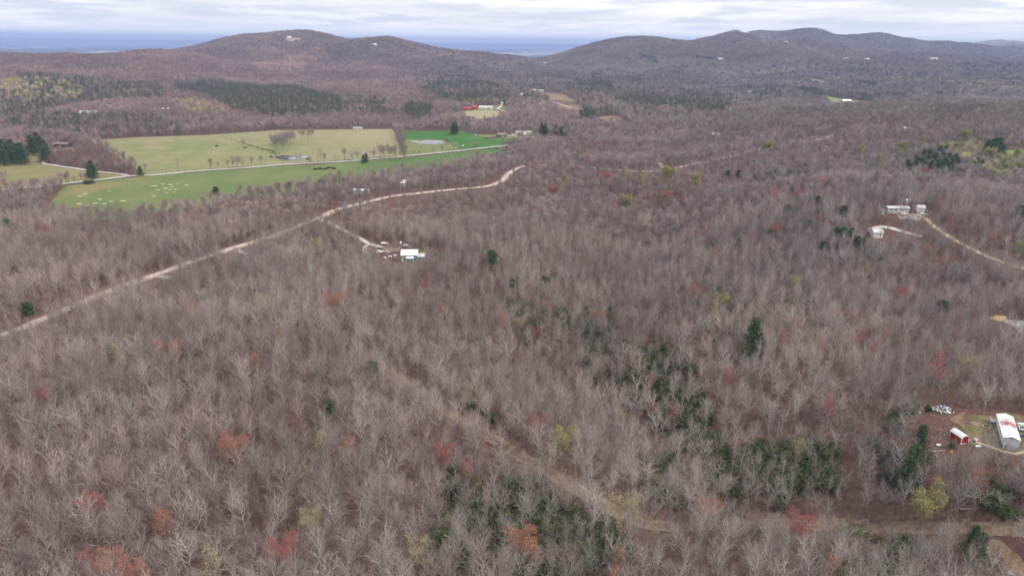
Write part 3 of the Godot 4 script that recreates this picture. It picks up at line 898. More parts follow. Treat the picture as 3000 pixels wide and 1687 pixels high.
# the ridge runs along local x; L long, W deep, front is +z
func gable_house(o: Node3D, L: float, W: float, wall_h: float, roof_h: float, wall_m: Material, roof_m: Material, opt := {}) -> void:
	var hl := L * 0.5
	var hw := W * 0.5
	var v := PackedVector3Array()
	for s in [-1.0, 1.0]:
		quad(v, Vector3(-hl, -0.6, s * hw), Vector3(hl, -0.6, s * hw), Vector3(hl, wall_h, s * hw), Vector3(-hl, wall_h, s * hw))
		quad(v, Vector3(s * hl, -0.6, -hw), Vector3(s * hl, -0.6, hw), Vector3(s * hl, wall_h, hw), Vector3(s * hl, wall_h, -hw))
		tri(v, Vector3(s * hl, wall_h, -hw), Vector3(s * hl, wall_h, hw), Vector3(s * hl, wall_h + roof_h, 0))
	quad(v, Vector3(-hl, wall_h, -hw), Vector3(hl, wall_h, -hw), Vector3(hl, wall_h, hw), Vector3(-hl, wall_h, hw))
	part("wall", v, wall_m, o)
	var ov: float = opt.get("over", 0.35)
	var th := 0.1
	var slope := roof_h / hw
	for s in [-1.0, 1.0]:
		var r := PackedVector3Array()
		var e := Vector3(0, wall_h - ov * slope + 0.03, s * (hw + ov))
		var t := Vector3(0, wall_h + roof_h + 0.03, 0)
		var x := Vector3(hl + ov, 0, 0)
		var u := Vector3(0, th, 0)
		quad(r, e - x + u, e + x + u, t + x + u, t - x + u)
		quad(r, e - x, e + x, t + x, t - x)
		quad(r, e - x, e + x, e + x + u, e - x + u)
		quad(r, e + x, t + x, t + x + u, e + x + u)
		quad(r, e - x, t - x, t - x + u, e - x + u)
		var ro := part("roof_panel", r, roof_m, o)
		if opt.get("ribs", 0) > 0 and s > 0:
			var n: int = opt.ribs
			for k in n:
				var q := PackedVector3Array()
				var px := lerpf(-hl - ov + 0.15, hl + ov - 0.15, float(k) / (n - 1))
				tube(q, e + Vector3(px, th + 0.01, 0), t + Vector3(px, th + 0.01, 0), 0.03, 0.03, 3)
				part("roof_rib", q, roof_m, ro)
	var cap := PackedVector3Array()
	tube(cap, Vector3(-hl - ov, wall_h + roof_h + th, 0), Vector3(hl + ov, wall_h + roof_h + th, 0), 0.09, 0.09, 5)
	part("ridge_cap", cap, opt.get("cap_m", roof_m), o)
	var wins: Array = opt.get("windows", [])
	for w in wins:
		window(o, w, hl, hw, opt.get("trim", M.white_trim))
	for dr in opt.get("doors", []):
		var z := hw + 0.05
		var dm := bx("door", Vector3(dr[0] - 0.45, 0.1, hw), Vector3(dr[0] + 0.45, 2.15, z), opt.get("door_m", M.white_trim), o)
		bx("handle", Vector3(dr[0] + 0.3, 1.0, z), Vector3(dr[0] + 0.38, 1.1, z + 0.05), M.dark_metal, dm)
	if opt.get("chimney", false):
		bx("chimney", Vector3(hl * 0.4 - 0.3, wall_h, -0.3), Vector3(hl * 0.4 + 0.3, wall_h + roof_h + 0.9, 0.3), M.brick, o)

# w: [face, along, sill, width, height] with face f, b (front, back), l, r (ends)
func window(o: Node3D, w: Array, hl: float, hw: float, trim: Material) -> void:
	var f := PackedVector3Array()
	var g := PackedVector3Array()
	var a: float = w[1]
	var y: float = w[2]
	var hw2: float = w[3] * 0.5
	var hh: float = w[4]
	match w[0]:
		"f":
			box(f, Vector3(a - hw2 - 0.09, y - 0.09, hw), Vector3(a + hw2 + 0.09, y + hh + 0.09, hw + 0.04))
			box(g, Vector3(a - hw2, y, hw + 0.01), Vector3(a + hw2, y + hh, hw + 0.055))
		"b":
			box(f, Vector3(a - hw2 - 0.09, y - 0.09, -hw - 0.04), Vector3(a + hw2 + 0.09, y + hh + 0.09, -hw))
			box(g, Vector3(a - hw2, y, -hw - 0.055), Vector3(a + hw2, y + hh, -hw - 0.01))
		"l":
			box(f, Vector3(-hl - 0.04, y - 0.09, a - hw2 - 0.09), Vector3(-hl, y + hh + 0.09, a + hw2 + 0.09))
			box(g, Vector3(-hl - 0.055, y, a - hw2), Vector3(-hl - 0.01, y + hh, a + hw2))
		"r":
			box(f, Vector3(hl, y - 0.09, a - hw2 - 0.09), Vector3(hl + 0.04, y + hh + 0.09, a + hw2 + 0.09))
			box(g, Vector3(hl + 0.01, y, a - hw2), Vector3(hl + 0.055, y + hh, a + hw2))
	var wf := part("window", f, trim, o)
	part("pane", g, M.glass, wf)

func small_house(called: String, label: String, cat: String, x: float, d: float, deg: float, L: float, W: float, wh: float, rh: float, wm: Material, rm: Material, group := "", front := 3) -> Node3D:
	var o := thing(called, label, cat, on(x, d), deg_to_rad(deg), group)
	var ws := []
	for k in front:
		ws.append(["f", lerpf(-L * 0.36, L * 0.36, (k + 0.5) / front), wh * 0.4, minf(1.1, L * 0.1), wh * 0.35])
	gable_house(o, L, W, wh, rh, wm, rm, {"windows": ws, "doors": [[L * 0.02]]})
	return o

# a car along local x, front at +x
func car(called: String, label: String, x: float, d: float, deg: float, m: Material, kind := "sedan", group := "") -> Node3D:
	var o := thing(called, label, "truck" if kind == "pickup" else "car", on(x, d, 0.05), deg_to_rad(deg), group)
	var L := 2.25
	var hwid := 0.88
	var prof := [Vector2(-L, 0.35), Vector2(L, 0.35), Vector2(L, 0.62), Vector2(L - 0.15, 0.82), Vector2(0.95, 0.95), Vector2(-L + 0.1, 0.98), Vector2(-L, 0.8)]
	var v := PackedVector3Array()
	extrude(v, prof, hwid, 0.06)
	part("body", v, m, o)
	var cab := [Vector2(-1.75, 0.97), Vector2(0.9, 0.95), Vector2(0.25, 1.45), Vector2(-1.25, 1.48)]
	if kind == "suv":
		cab = [Vector2(-2.1, 0.97), Vector2(0.95, 0.95), Vector2(0.4, 1.68), Vector2(-1.95, 1.7)]
	elif kind == "pickup":
		cab = [Vector2(-0.55, 0.97), Vector2(1.0, 0.95), Vector2(0.5, 1.68), Vector2(-0.5, 1.7)]
	var c := PackedVector3Array()
	extrude(c, cab, hwid - 0.08, 0.12)
	part("cabin", c, m, o)
	for s in [-1.0, 1.0]:
		var g := PackedVector3Array()
		var z: float = s * (hwid - 0.075)
		quad(g, Vector3(cab[0].x + 0.35, 1.02, z), Vector3(cab[1].x - 0.3, 1.02, z), Vector3(cab[2].x - 0.1, cab[2].y - 0.1, z - s * 0.09), Vector3(cab[3].x + 0.15, cab[3].y - 0.1, z - s * 0.09))
		part("side_window", g, M.glass, o)
	var f := PackedVector3Array()
	quad(f, Vector3(cab[1].x + 0.01, 1.0, -0.68), Vector3(cab[1].x + 0.01, 1.0, 0.68), Vector3(cab[2].x + 0.03, cab[2].y - 0.08, 0.6), Vector3(cab[2].x + 0.03, cab[2].y - 0.08, -0.6))
	part("windscreen", f, M.glass, o)
	if kind == "pickup":
		bx("bed_floor", Vector3(-L + 0.15, 0.985, -0.7), Vector3(-0.65, 1.0, 0.7), M.dark_metal, o)
	for wx in [-1.4, 1.4]:
		for s in [-1.0, 1.0]:
			var t := PackedVector3Array()
			tube(t, Vector3(wx, 0.33, s * (hwid - 0.2)), Vector3(wx, 0.33, s * (hwid + 0.02)), 0.33, 0.33, 10)
			for k in 10:
				tri(t, Vector3(wx, 0.33, s * (hwid + 0.02)), Vector3(wx + 0.33 * cos(TAU * k / 10), 0.33 + 0.33 * sin(TAU * k / 10), s * (hwid + 0.02)), Vector3(wx + 0.33 * cos(TAU * (k + 1) / 10), 0.33 + 0.33 * sin(TAU * (k + 1) / 10), s * (hwid + 0.02)))
			part("wheel", t, M.tyre, o)
	return o

func extrude(v: PackedVector3Array, prof: Array, hw: float, inset: float) -> void:
	var n := prof.size()
	var cx := 0.0
	var cy := 0.0
	for p in prof:
		cx += p.x / n
		cy += p.y / n
	for s in [-1.0, 1.0]:
		for i in n:
			var a: Vector2 = prof[i]
			var b: Vector2 = prof[(i + 1) % n]
			var ia := a.lerp(Vector2(cx, cy), inset)
			var ib := b.lerp(Vector2(cx, cy), inset)
			tri(v, Vector3(cx, cy, s * hw), Vector3(ia.x, ia.y, s * hw), Vector3(ib.x, ib.y, s * hw))
			quad(v, Vector3(a.x, a.y, s * (hw - inset)), Vector3(b.x, b.y, s * (hw - inset)), Vector3(ib.x, ib.y, s * hw), Vector3(ia.x, ia.y, s * hw))
	for i in n:
		var a: Vector2 = prof[i]
		var b: Vector2 = prof[(i + 1) % n]
		quad(v, Vector3(a.x, a.y, -hw + inset), Vector3(b.x, b.y, -hw + inset), Vector3(b.x, b.y, hw - inset), Vector3(a.x, a.y, hw - inset))

func lump(size: Vector3, seed_: int, at := Vector3.ZERO) -> PackedVector3Array:
	var v := PackedVector3Array()
	var r := RandomNumberGenerator.new()
	r.seed = seed_
	var rows := []
	for j in 5:
		var row := []
		for i in 7:
			var th := PI * j / 4.0
			var ph := TAU * i / 7.0
			var k := r.randf_range(0.75, 1.15)
			row.append(at + Vector3(sin(th) * cos(ph) * size.x, cos(th) * size.y, sin(th) * sin(ph) * size.z) * k)
		rows.append(row)
	for j in 4:
		for i in 7:
			var k := (i + 1) % 7
			quad(v, rows[j][i], rows[j][k], rows[j + 1][k], rows[j + 1][i])
	return v

func pile(label: String, x: float, d: float, n: int, spread: float, seed_: int) -> void:
	var o := thing("debris_pile", label, "debris pile", on(x, d), 0.0, "piles of household debris")
	var r := RandomNumberGenerator.new()
	r.seed = seed_
	for k in n:
		var q := sqrt(r.randf()) * spread
		var a := r.randf() * TAU
		var p := Vector3(cos(a) * q, r.randf_range(0.1, 1.0) * (1.0 - q / spread * 0.7), sin(a) * q * 0.8)
		var roll := r.randf()
		if roll < 0.55:
			var v := PackedVector3Array()
			var s := Vector3(r.randf_range(0.2, 0.7), 0.03, r.randf_range(0.15, 0.4))
			box(v, -s, s, 0.02)
			var m := part("panel", v, [M.white_junk, M.grey_junk, M.blue_grey][r.randi() % 3], o)
			m.position = p
			m.rotation = Vector3(r.randf_range(-0.7, 0.7), r.randf() * TAU, r.randf_range(-0.7, 0.7))
		elif roll < 0.8:
			var m := part("bag", lump(Vector3(r.randf_range(0.25, 0.5), r.randf_range(0.2, 0.35), r.randf_range(0.25, 0.45)), r.randi()), M.black_junk if r.randf() < 0.7 else M.white_junk, o)
			m.position = p
		else:
			var v := PackedVector3Array()
			box(v, Vector3(-0.9, -0.04, -0.06), Vector3(0.9, 0.04, 0.06), 0.01)
			var m := part("board", v, M.pale_wood, o)
			m.position = p
			m.rotation = Vector3(r.randf_range(-0.4, 0.4), r.randf() * TAU, r.randf_range(-0.4, 0.4))

func fallen_log(label: String, x: float, d: float, deg: float, length: float, rad: float, m: Material) -> void:
	var o := thing("fallen_log", label, "log", on(x, d), deg_to_rad(deg), "fallen trunks on the ground")
	var v := PackedVector3Array()
	var a := Vector3(-length * 0.5, rad * 0.9, 0)
	var mid := Vector3(0, rad * 1.1, 0.15)
	var b := Vector3(length * 0.5, rad * 0.6, -0.1)
	tube(v, a, mid, rad, rad * 0.8, 7)
	tube(v, mid, b, rad * 0.8, rad * 0.4, 7)
	part("trunk", v, m, o)
	var r := RandomNumberGenerator.new()
	r.seed = int(x * 31 + d)
	for k in 4:
		var s := PackedVector3Array()
		var p := mid.lerp(b, r.randf())
		var e := p + Vector3(r.randf_range(0.4, 1.4), r.randf_range(0.2, 1.0), r.randf_range(-0.8, 0.8))
		tube(s, p, e, rad * 0.35, 0.01, 4)
		part("branch", s, m, o)

func stone_ring(label: String, x: float, d: float, radius: float, n: int, brush: bool, seed_: int) -> void:
	var o := thing("fire_ring", label, "fire ring", on(x, d), 0.0)
	var r := RandomNumberGenerator.new()
	r.seed = seed_
	for k in n:
		var a := TAU * k / n
		var s := r.randf_range(0.16, 0.3)
		var m := part("stone", lump(Vector3(s * 1.2, s, s), r.randi()), M.stone, o)
		m.position = Vector3(cos(a) * radius * 1.25, s * 0.5, sin(a) * radius)
	var v := PackedVector3Array()
	var lo := PackedVector3Array()
	for k in 70 if brush else 16:
		var a := r.randf() * TAU
		var q := sqrt(r.randf()) * radius * 0.95
		var p := Vector3(cos(a) * q, 0.05, sin(a) * q)
		tube(v, p, p + Vector3(r.randf_range(-0.7, 0.7), r.randf_range(0.1, 0.9 if brush else 0.3), r.randf_range(-0.7, 0.7)), 0.03, 0.008, 3)
	var b := part("brush", v, M.dead_brush if brush else M.char, o)
	b.set_meta("kind", "stuff")

func utility_pole(label: String, x: float, d: float, h: float, deg: float) -> void:
	var o := thing("utility_pole", label, "utility pole", on(x, d), deg_to_rad(deg), "utility poles along the valley road")
	var v := PackedVector3Array()
	tube(v, Vector3(0, -0.5, 0), Vector3(0, h, 0), 0.17, 0.11, 7)
	part("pole", v, M.pole_wood, o)
	bx("crossarm", Vector3(-1.1, h - 0.9, -0.07), Vector3(1.1, h - 0.74, 0.07), M.pole_wood, o)
	for k in 3:
		var s := PackedVector3Array()
		tube(s, Vector3(-0.95 + k * 0.95, h - 0.75, 0.1), Vector3(-0.95 + k * 0.95, h - 0.5, 0.1), 0.06, 0.04, 5)
		part("insulator", s, M.grey_junk, o)

func textured(nm: String, w: int, h: int, f: Callable) -> StandardMaterial3D:
	var im := Image.create_empty(w, h, false, Image.FORMAT_RGB8)
	for y in h:
		for x in w:
			im.set_pixel(x, y, f.call(x, y))
	var m := mat(nm, Color(1, 1, 1), 0.6)
	m.albedo_texture = ImageTexture.create_from_image(im)
	return m

# ------------------------------------------------------------------ labels that single out
const NTH := ["nearest", "second nearest", "third nearest", "fourth nearest", "fifth nearest", "sixth nearest", "seventh nearest", "eighth nearest", "ninth nearest", "tenth nearest", "eleventh nearest", "twelfth nearest", "thirteenth nearest", "fourteenth nearest", "fifteenth nearest", "sixteenth nearest", "seventeenth nearest", "eighteenth nearest", "nineteenth nearest", "twentieth nearest", "farthest but few", "next to farthest", "farthest"]
var marks := []   # [words, x, d, reach]

func beside(x: float, d: float) -> Array:
	# the closest landmark in words, and how far it is
	var best := 1e9
	var m: Array = marks[0]
	for k in marks:
		var q: float = Vector2(x - k[1], d - k[2]).length()
		if q < best:
			best = q
			m = k
	var dx: float = x - m[1] * d / maxf(m[2], 1.0)
	var dd: float = d - m[2]
	var where := ("behind" if dd > 0 else "in front of") if absf(dd) > absf(dx) else ("right of" if dx > 0 else "left of")
	return [where + " " + m[0], best]

func label_all(list: Array) -> void:
	# list of [node, look, x, d]; equal labels get their rank from the landmark
	var by := {}
	for t in list:
		var w := beside(t[2], t[3])
		var s: String = t[1] + " " + w[0]
		if not by.has(s):
			by[s] = []
		by[s].append([w[1], t[0]])
	for s in by:
		var g: Array = by[s]
		g.sort_custom(func(a, b): return a[0] < b[0])
		for i in g.size():
			var o: Node = g[i][1]
			o.set_meta("label", s if g.size() == 1 else s + ", " + NTH[mini(i, 22)])

func in_frame(x: float, y: float, d: float, margin := 0.0) -> float:
	# depth along the lens axis if the point is in the camera's view, else -1 (used to choose which trees are singled out)
	var p := cam.transform.affine_inverse() * Vector3(x, y, -d)
	if p.z > -1.0:
		return -1.0
	return -p.z if absf(p.x / p.z) < 0.7002 + margin and absf(p.y / p.z) < 0.3938 + margin else -1.0

var cam: Camera3D

func _ready() -> void:
	# camera
	cam = Camera3D.new()
	cam.name = "camera"
	add_child(cam)
	cam.position = Vector3(0, 115, 0)
	cam.rotation_degrees = Vector3(-18.5, 0, 0.6)
	cam.fov = 43.0
	cam.near = 0.5
	cam.far = 120000.0
	cam.current = true
	noise.seed = 11
	noise.frequency = 0.01
	noise.fractal_octaves = 4
	noise2.seed = 37
	noise2.frequency = 0.006
	noise2.fractal_octaves = 3
	rng.seed = 5
	# sky, air, exposure
	var we := WorldEnvironment.new()
	we.name = "environment"
	var env := Environment.new()
	env.background_mode = Environment.BG_SKY
	env.sky = Sky.new()
	var pano := PanoramaSkyMaterial.new()
	pano.panorama = sky_picture()
	env.sky.sky_material = pano
	env.tonemap_mode = Environment.TONE_MAPPER_LINEAR
	env.tonemap_exposure = 1.12
	env.fog_enabled = true
	env.fog_density = 0.000075
	env.fog_light_color = Color(0.69, 0.78, 0.99)
	env.sdfgi_enabled = true
	env.ssao_enabled = true
	env.ssil_enabled = true
	we.environment = env
	add_child(we)
	var sun := DirectionalLight3D.new()
	sun.name = "sun"
	sun.light_energy = 0.8
	sun.light_angular_distance = 6.0
	sun.light_color = Color(1.0, 0.96, 0.9)
	sun.shadow_enabled = true
	sun.rotation_degrees = Vector3(-43, 58, 0)
	add_child(sun)
	materials()
	terrain()
	openings()
	lay_sheets()
	landmarks()
	buildings()
	forest()

func sky_picture() -> ImageTexture:
	# clouds in a level layer, seen from below: rows near the horizon look far along the layer
	var w := 4096
	var h := 2048
	var n := FastNoiseLite.new()
	n.seed = 3
	n.frequency = 0.42
	n.fractal_octaves = 5
	n.fractal_gain = 0.52
	var im := Image.create_empty(512, 256, false, Image.FORMAT_RGBF)
	for j in 256:
		var e := (0.5 - (j + 0.5) / 256.0) * PI
		for i in 512:
			im.set_pixel(i, j, sky_color(n, (i + 0.5) / 512.0 * TAU, e))
	im.resize(w, h, Image.INTERPOLATE_CUBIC)
	for j in range(int(h * (0.5 - 9.0 / 180.0)), h / 2 + 1):
		var e := (0.5 - (j + 0.5) / h) * PI
		for i in w:
			im.set_pixel(i, j, sky_color(n, (i + 0.5) / w * TAU, e))
	return ImageTexture.create_from_image(im)

func sky_color(n: FastNoiseLite, a: float, e: float) -> Color:
	if e < -0.01:
		return Color(0.30, 0.29, 0.29)
	e = maxf(e, 0.004)
	var q := 1.0 / tan(e + 0.035)
	var p := Vector2(sin(a), cos(a)) * minf(q, 60.0)
	var v := n.get_noise_3d(p.x, p.y, 0.0)
	var v2 := n.get_noise_3d(p.x * 0.35 + 40.0, p.y * 0.35, 5.0)
	var cover := smooth(0.62 + v * 2.2 + v2 * 0.8)
	var gap := Color(0.75, 0.79, 0.85)
	var c := gap.lerp(Color(1.07, 1.05, 1.02), cover)
	c = c.lerp(Color(0.74, 0.76, 0.80), smooth((-v2 * 1.4 + v * 0.8) * 2.0) * 0.5)
	var low := smooth(1.0 - e / 0.03)
	c = c.lerp(Color(1.3, 1.31, 1.32), low * 0.8)
	var high := sin(e)
	return c * (1.0 + 0.65 * high)

func materials() -> void:
	mat("bark", Color(0.18, 0.157, 0.145), 0.95, true)
	mat("limb", Color(0.36, 0.325, 0.305), 0.95, true)
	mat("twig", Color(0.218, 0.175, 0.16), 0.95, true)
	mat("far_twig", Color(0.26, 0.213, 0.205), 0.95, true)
	mat("needle", Color(0.06, 0.095, 0.04), 0.8, true)
	mat("laurel", Color(0.062, 0.095, 0.028), 0.6, true)
	mat("rust_leaf", Color(0.33, 0.17, 0.085), 0.9, true)
	mat("soil", Color(1, 1, 1), 0.95, true)
	mat("road", Color(1, 1, 1), 0.95, true)
	mat("white_trim", Color(0.75, 0.75, 0.74), 0.5)
	mat("dark_metal", Color(0.06, 0.06, 0.065), 0.4)
	mat("glass", Color(0.03, 0.035, 0.045), 0.08)
	mat("brick", Color(0.3, 0.13, 0.09), 0.9)
	mat("tyre", Color(0.03, 0.03, 0.03), 0.9)
	mat("white_junk", Color(0.72, 0.72, 0.72), 0.6)
	mat("grey_junk", Color(0.42, 0.43, 0.45), 0.6)
	mat("blue_grey", Color(0.35, 0.42, 0.5), 0.6)
	mat("black_junk", Color(0.02, 0.022, 0.026), 0.4)
	mat("pale_wood", Color(0.48, 0.38, 0.27), 0.85)
	mat("stone", Color(0.42, 0.38, 0.34), 0.95)
	mat("dead_brush", Color(0.22, 0.16, 0.125), 0.95)
	mat("char", Color(0.05, 0.045, 0.04), 0.95)
	mat("pole_wood", Color(0.3, 0.26, 0.22), 0.9)
	mat("log_wood", Color(0.42, 0.36, 0.32), 0.95)
	mat("white_roof", Color(0.74, 0.75, 0.76), 0.45)
	mat("grey_roof", Color(0.3, 0.29, 0.29), 0.8)
	mat("brown_roof", Color(0.2, 0.15, 0.13), 0.85)
	mat("pale_roof", Color(0.52, 0.51, 0.52), 0.6)
	mat("white_wall", Color(0.76, 0.76, 0.75), 0.7)
	mat("blue_wall", Color(0.2, 0.25, 0.29), 0.75)
	mat("trailer_wall", Color(0.62, 0.66, 0.72), 0.55)
	mat("gable_blue", Color(0.16, 0.2, 0.33), 0.6)
	mat("red_wall", Color(0.26, 0.018, 0.022), 0.6)
	mat("red_roof", Color(0.34, 0.07, 0.065), 0.6)
	mat("brown_wall", Color(0.22, 0.13, 0.1), 0.85)
	mat("tan_wall", Color(0.45, 0.38, 0.3), 0.85)
	mat("grey_wall", Color(0.42, 0.42, 0.42), 0.85)
	mat("dark_wall", Color(0.1, 0.075, 0.07), 0.9)
	mat("car_white", Color(0.75, 0.75, 0.75), 0.25)
	mat("car_silver", Color(0.45, 0.46, 0.48), 0.25)
	mat("car_dark", Color(0.05, 0.055, 0.065), 0.25)
	mat("car_red", Color(0.3, 0.03, 0.03), 0.25)
	mat("tarp", Color(0.5, 0.46, 0.6), 0.6)
	mat("tarp_blue", Color(0.06, 0.12, 0.32), 0.6)
	mat("orange_paint", Color(0.7, 0.3, 0.08), 0.5)
	mat("sand", Color(0.46, 0.34, 0.17), 0.95)
	mat("straw", Color(0.42, 0.4, 0.24), 0.95)
	# fine mottling of leaf litter and grass
	var nt := NoiseTexture2D.new()
	nt.width = 512
	nt.height = 512
	nt.seamless = true
	var fn := FastNoiseLite.new()
	fn.seed = 8
	fn.frequency = 0.03
	fn.fractal_octaves = 5
	fn.fractal_gain = 0.65
	nt.noise = fn
	var ramp := Gradient.new()
	ramp.set_color(0, Color(0.62, 0.62, 0.62))
	ramp.set_color(1, Color(1, 1, 1))
	nt.color_ramp = ramp
	var soil: StandardMaterial3D = M.soil
	soil.albedo_texture = nt
	soil.uv1_triplanar = true
	soil.uv1_world_triplanar = true
	soil.uv1_scale = Vector3(0.045, 0.045, 0.045)
	soil.albedo_color = Color(1, 1, 1)
	# white sheet-metal roof with streaks of rust across it
	var rr := FastNoiseLite.new()
	rr.seed = 21
	rr.frequency = 0.05
	rr.fractal_octaves = 4
	textured("rusty_roof", 128, 512, func(x, y):
		var band: float = rr.get_noise_2d(x * 0.25, y * 3.2) * 0.9 + rr.get_noise_2d(x * 1.5 + 90.0, y * 1.5) * 0.5
		var region := smooth(1.0 - absf(y / 512.0 - 0.40) / 0.36) * 0.55 + (0.22 if y > 170 and y < 250 and x > 30 else 0.0)
		var k := smooth((band + region - 0.42) * 4.0)
		var seam := 0.93 if y % 26 < 2 else 1.0
		return (Color(0.86, 0.86, 0.87) * seam).lerp(Color(0.50, 0.20, 0.18), clampf(k, 0, 0.92)))

func terrain() -> void:
	var radii := []
	var r := 15.0
	while r < 30000.0:
		radii.append(r)
		r *= 1.021 if r < 9000.0 else 1.05
	var angs := []
	var a := -180.0
	while a < 180.0:
		angs.append(deg_to_rad(a))
		a += 0.3 if a >= -44.0 and a < 44.0 else 4.0
	var na := angs.size()
	var v := PackedVector3Array()
	var c := PackedColorArray()
	var idx := PackedInt32Array()
	v.append(on(0, 0))
	c.append(ground_color(0, 0))
	for q in radii:
		for t in angs:
			var x: float = q * sin(t)
			var d: float = q * cos(t)
			v.append(on(x, d))
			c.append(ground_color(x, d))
	var nr := radii.size()
	for j in na:
		idx.append_array([0, 1 + (j + 1) % na, 1 + j])
	for i in nr - 1:
		for j in na:
			var p := 1 + i * na + j
			var q := 1 + i * na + (j + 1) % na
			idx.append_array([p, q, p + na, q, q + na, p + na])
	var nrm := PackedVector3Array()
	nrm.resize(v.size())
	for k in range(0, idx.size(), 3):
		var n := (v[idx[k + 2]] - v[idx[k]]).cross(v[idx[k + 1]] - v[idx[k]])
		if n.y < 0:   # front faces run clockwise seen from above
			n = -n
			var swap := idx[k + 1]
			idx[k + 1] = idx[k + 2]
			idx[k + 2] = swap
		for e in 3:
			nrm[idx[k + e]] += n
	for k in nrm.size():
		nrm[k] = nrm[k].normalized()
	var arr := []
	arr.resize(Mesh.ARRAY_MAX)
	arr[Mesh.ARRAY_VERTEX] = v
	arr[Mesh.ARRAY_COLOR] = c
	arr[Mesh.ARRAY_NORMAL] = nrm
	arr[Mesh.ARRAY_INDEX] = idx
	var am := ArrayMesh.new()
	am.add_surface_from_arrays(Mesh.PRIMITIVE_TRIANGLES, arr)
	am.surface_set_material(0, M.soil)
	var o := MeshInstance3D.new()
	o.name = "terrain"
	o.mesh = am
	add_child(o)
	tag(o, "rolling ground of brown leaf litter rising into distant wooded hills", "terrain", "", "structure")

func openings() -> void:
	clear_mask.resize(MW * MH)
	for nm in FIELDS:
		if FIELDS[nm][1] > 1150.0:
			far_open.append([poly(FIELDS[nm]), bounds(poly(FIELDS[nm]))])
	for nm in FIELDS:
		clear_poly(poly(FIELDS[nm]))
	for nm in PADS:
		clear_poly(poly(PADS[nm]))
	for nm in PONDS:
		clear_poly(poly(PONDS[nm]))
	for a in CLEAR:
		clear_poly(poly(a))
	for nm in ROADS:
		var p := poly(ROADS[nm][1])
		for i in p.size() - 1:
			var n := int(p[i].distance_to(p[i + 1]) / 3.0) + 1
			for k in n:
				var q := p[i].lerp(p[i + 1], float(k) / n)
				var wide: float = ROADS[nm][0] * 0.5 + (1.8 if nm != "brushy_track" else 0.3)
				stamp(q.x, q.y, wide)
				if nm == "brushy_track":
					stamp(q.x, q.y, 9.0, 3)
					if noise.get_noise_2d(q.x * 5.0, q.y * 5.0) > -0.15:
						stamp(q.x - q.normalized().x * 5.0, q.y - q.normalized().y * 5.0, 3.0)
					continue
				if nm != "dirt_path":
					# the cut is wider on the near side
					if nm == "gravel_road" and q.y > 540.0:
						var near_side := q.normalized()
						for far_off in [8.0, 15.0, 22.0, 30.0]:
							stamp(q.x - near_side.x * far_off, q.y - near_side.y * far_off, 6.0, 2)
					var t := q.normalized() * (3.5 if nm == "gravel_road" and q.y < 540.0 else (8.0 if nm == "gravel_road" else 3.0))
					stamp(q.x - t.x, q.y - t.y, wide)
	clear_poly(poly(THICKET))
	# yards of the houses: x, d, radius
	for y in [[-57, 380, 15], [-57, 368, 12], [-55, 357, 9], [-72, 398, 8], [-54, 390, 14], [-75, 412, 12], [-68, 424, 9], [-45, 403, 10], [-92, 598, 9], [-118, 558, 10], [-133, 561, 6], [232, 430, 8], [246, 430, 6], [209, 402, 9], [225, 426, 5], [150, 196, 11], [148, 187, 7], [139, 197, 8], [137, 190, 5], [135, 207, 6], [142, 214, 6], [131, 194, 8], [149, 208, 7], [161, 202, 7], [-177, 349, 9], [-155, 398, 9], [208, 302, 6], [220, 299, 9], [213, 290, 9], [221, 287, 9], [118, 142, 7], [30, 150, 0], [-1, 976, 14], [17, 986, 14], [-18, 955, 14], [-508, 815, 16], [-213, 1008, 14], [261, 945, 10], [-78, 1340, 18], [-52, 1375, 20], [55, 1785, 25], [20, 1735, 20], [-12, 1985, 14], [724, 1620, 22], [-663, 1140, 14], [-270, 1305, 14]]:
		if y[2] > 0:
			stamp(y[0], y[1], y[2])

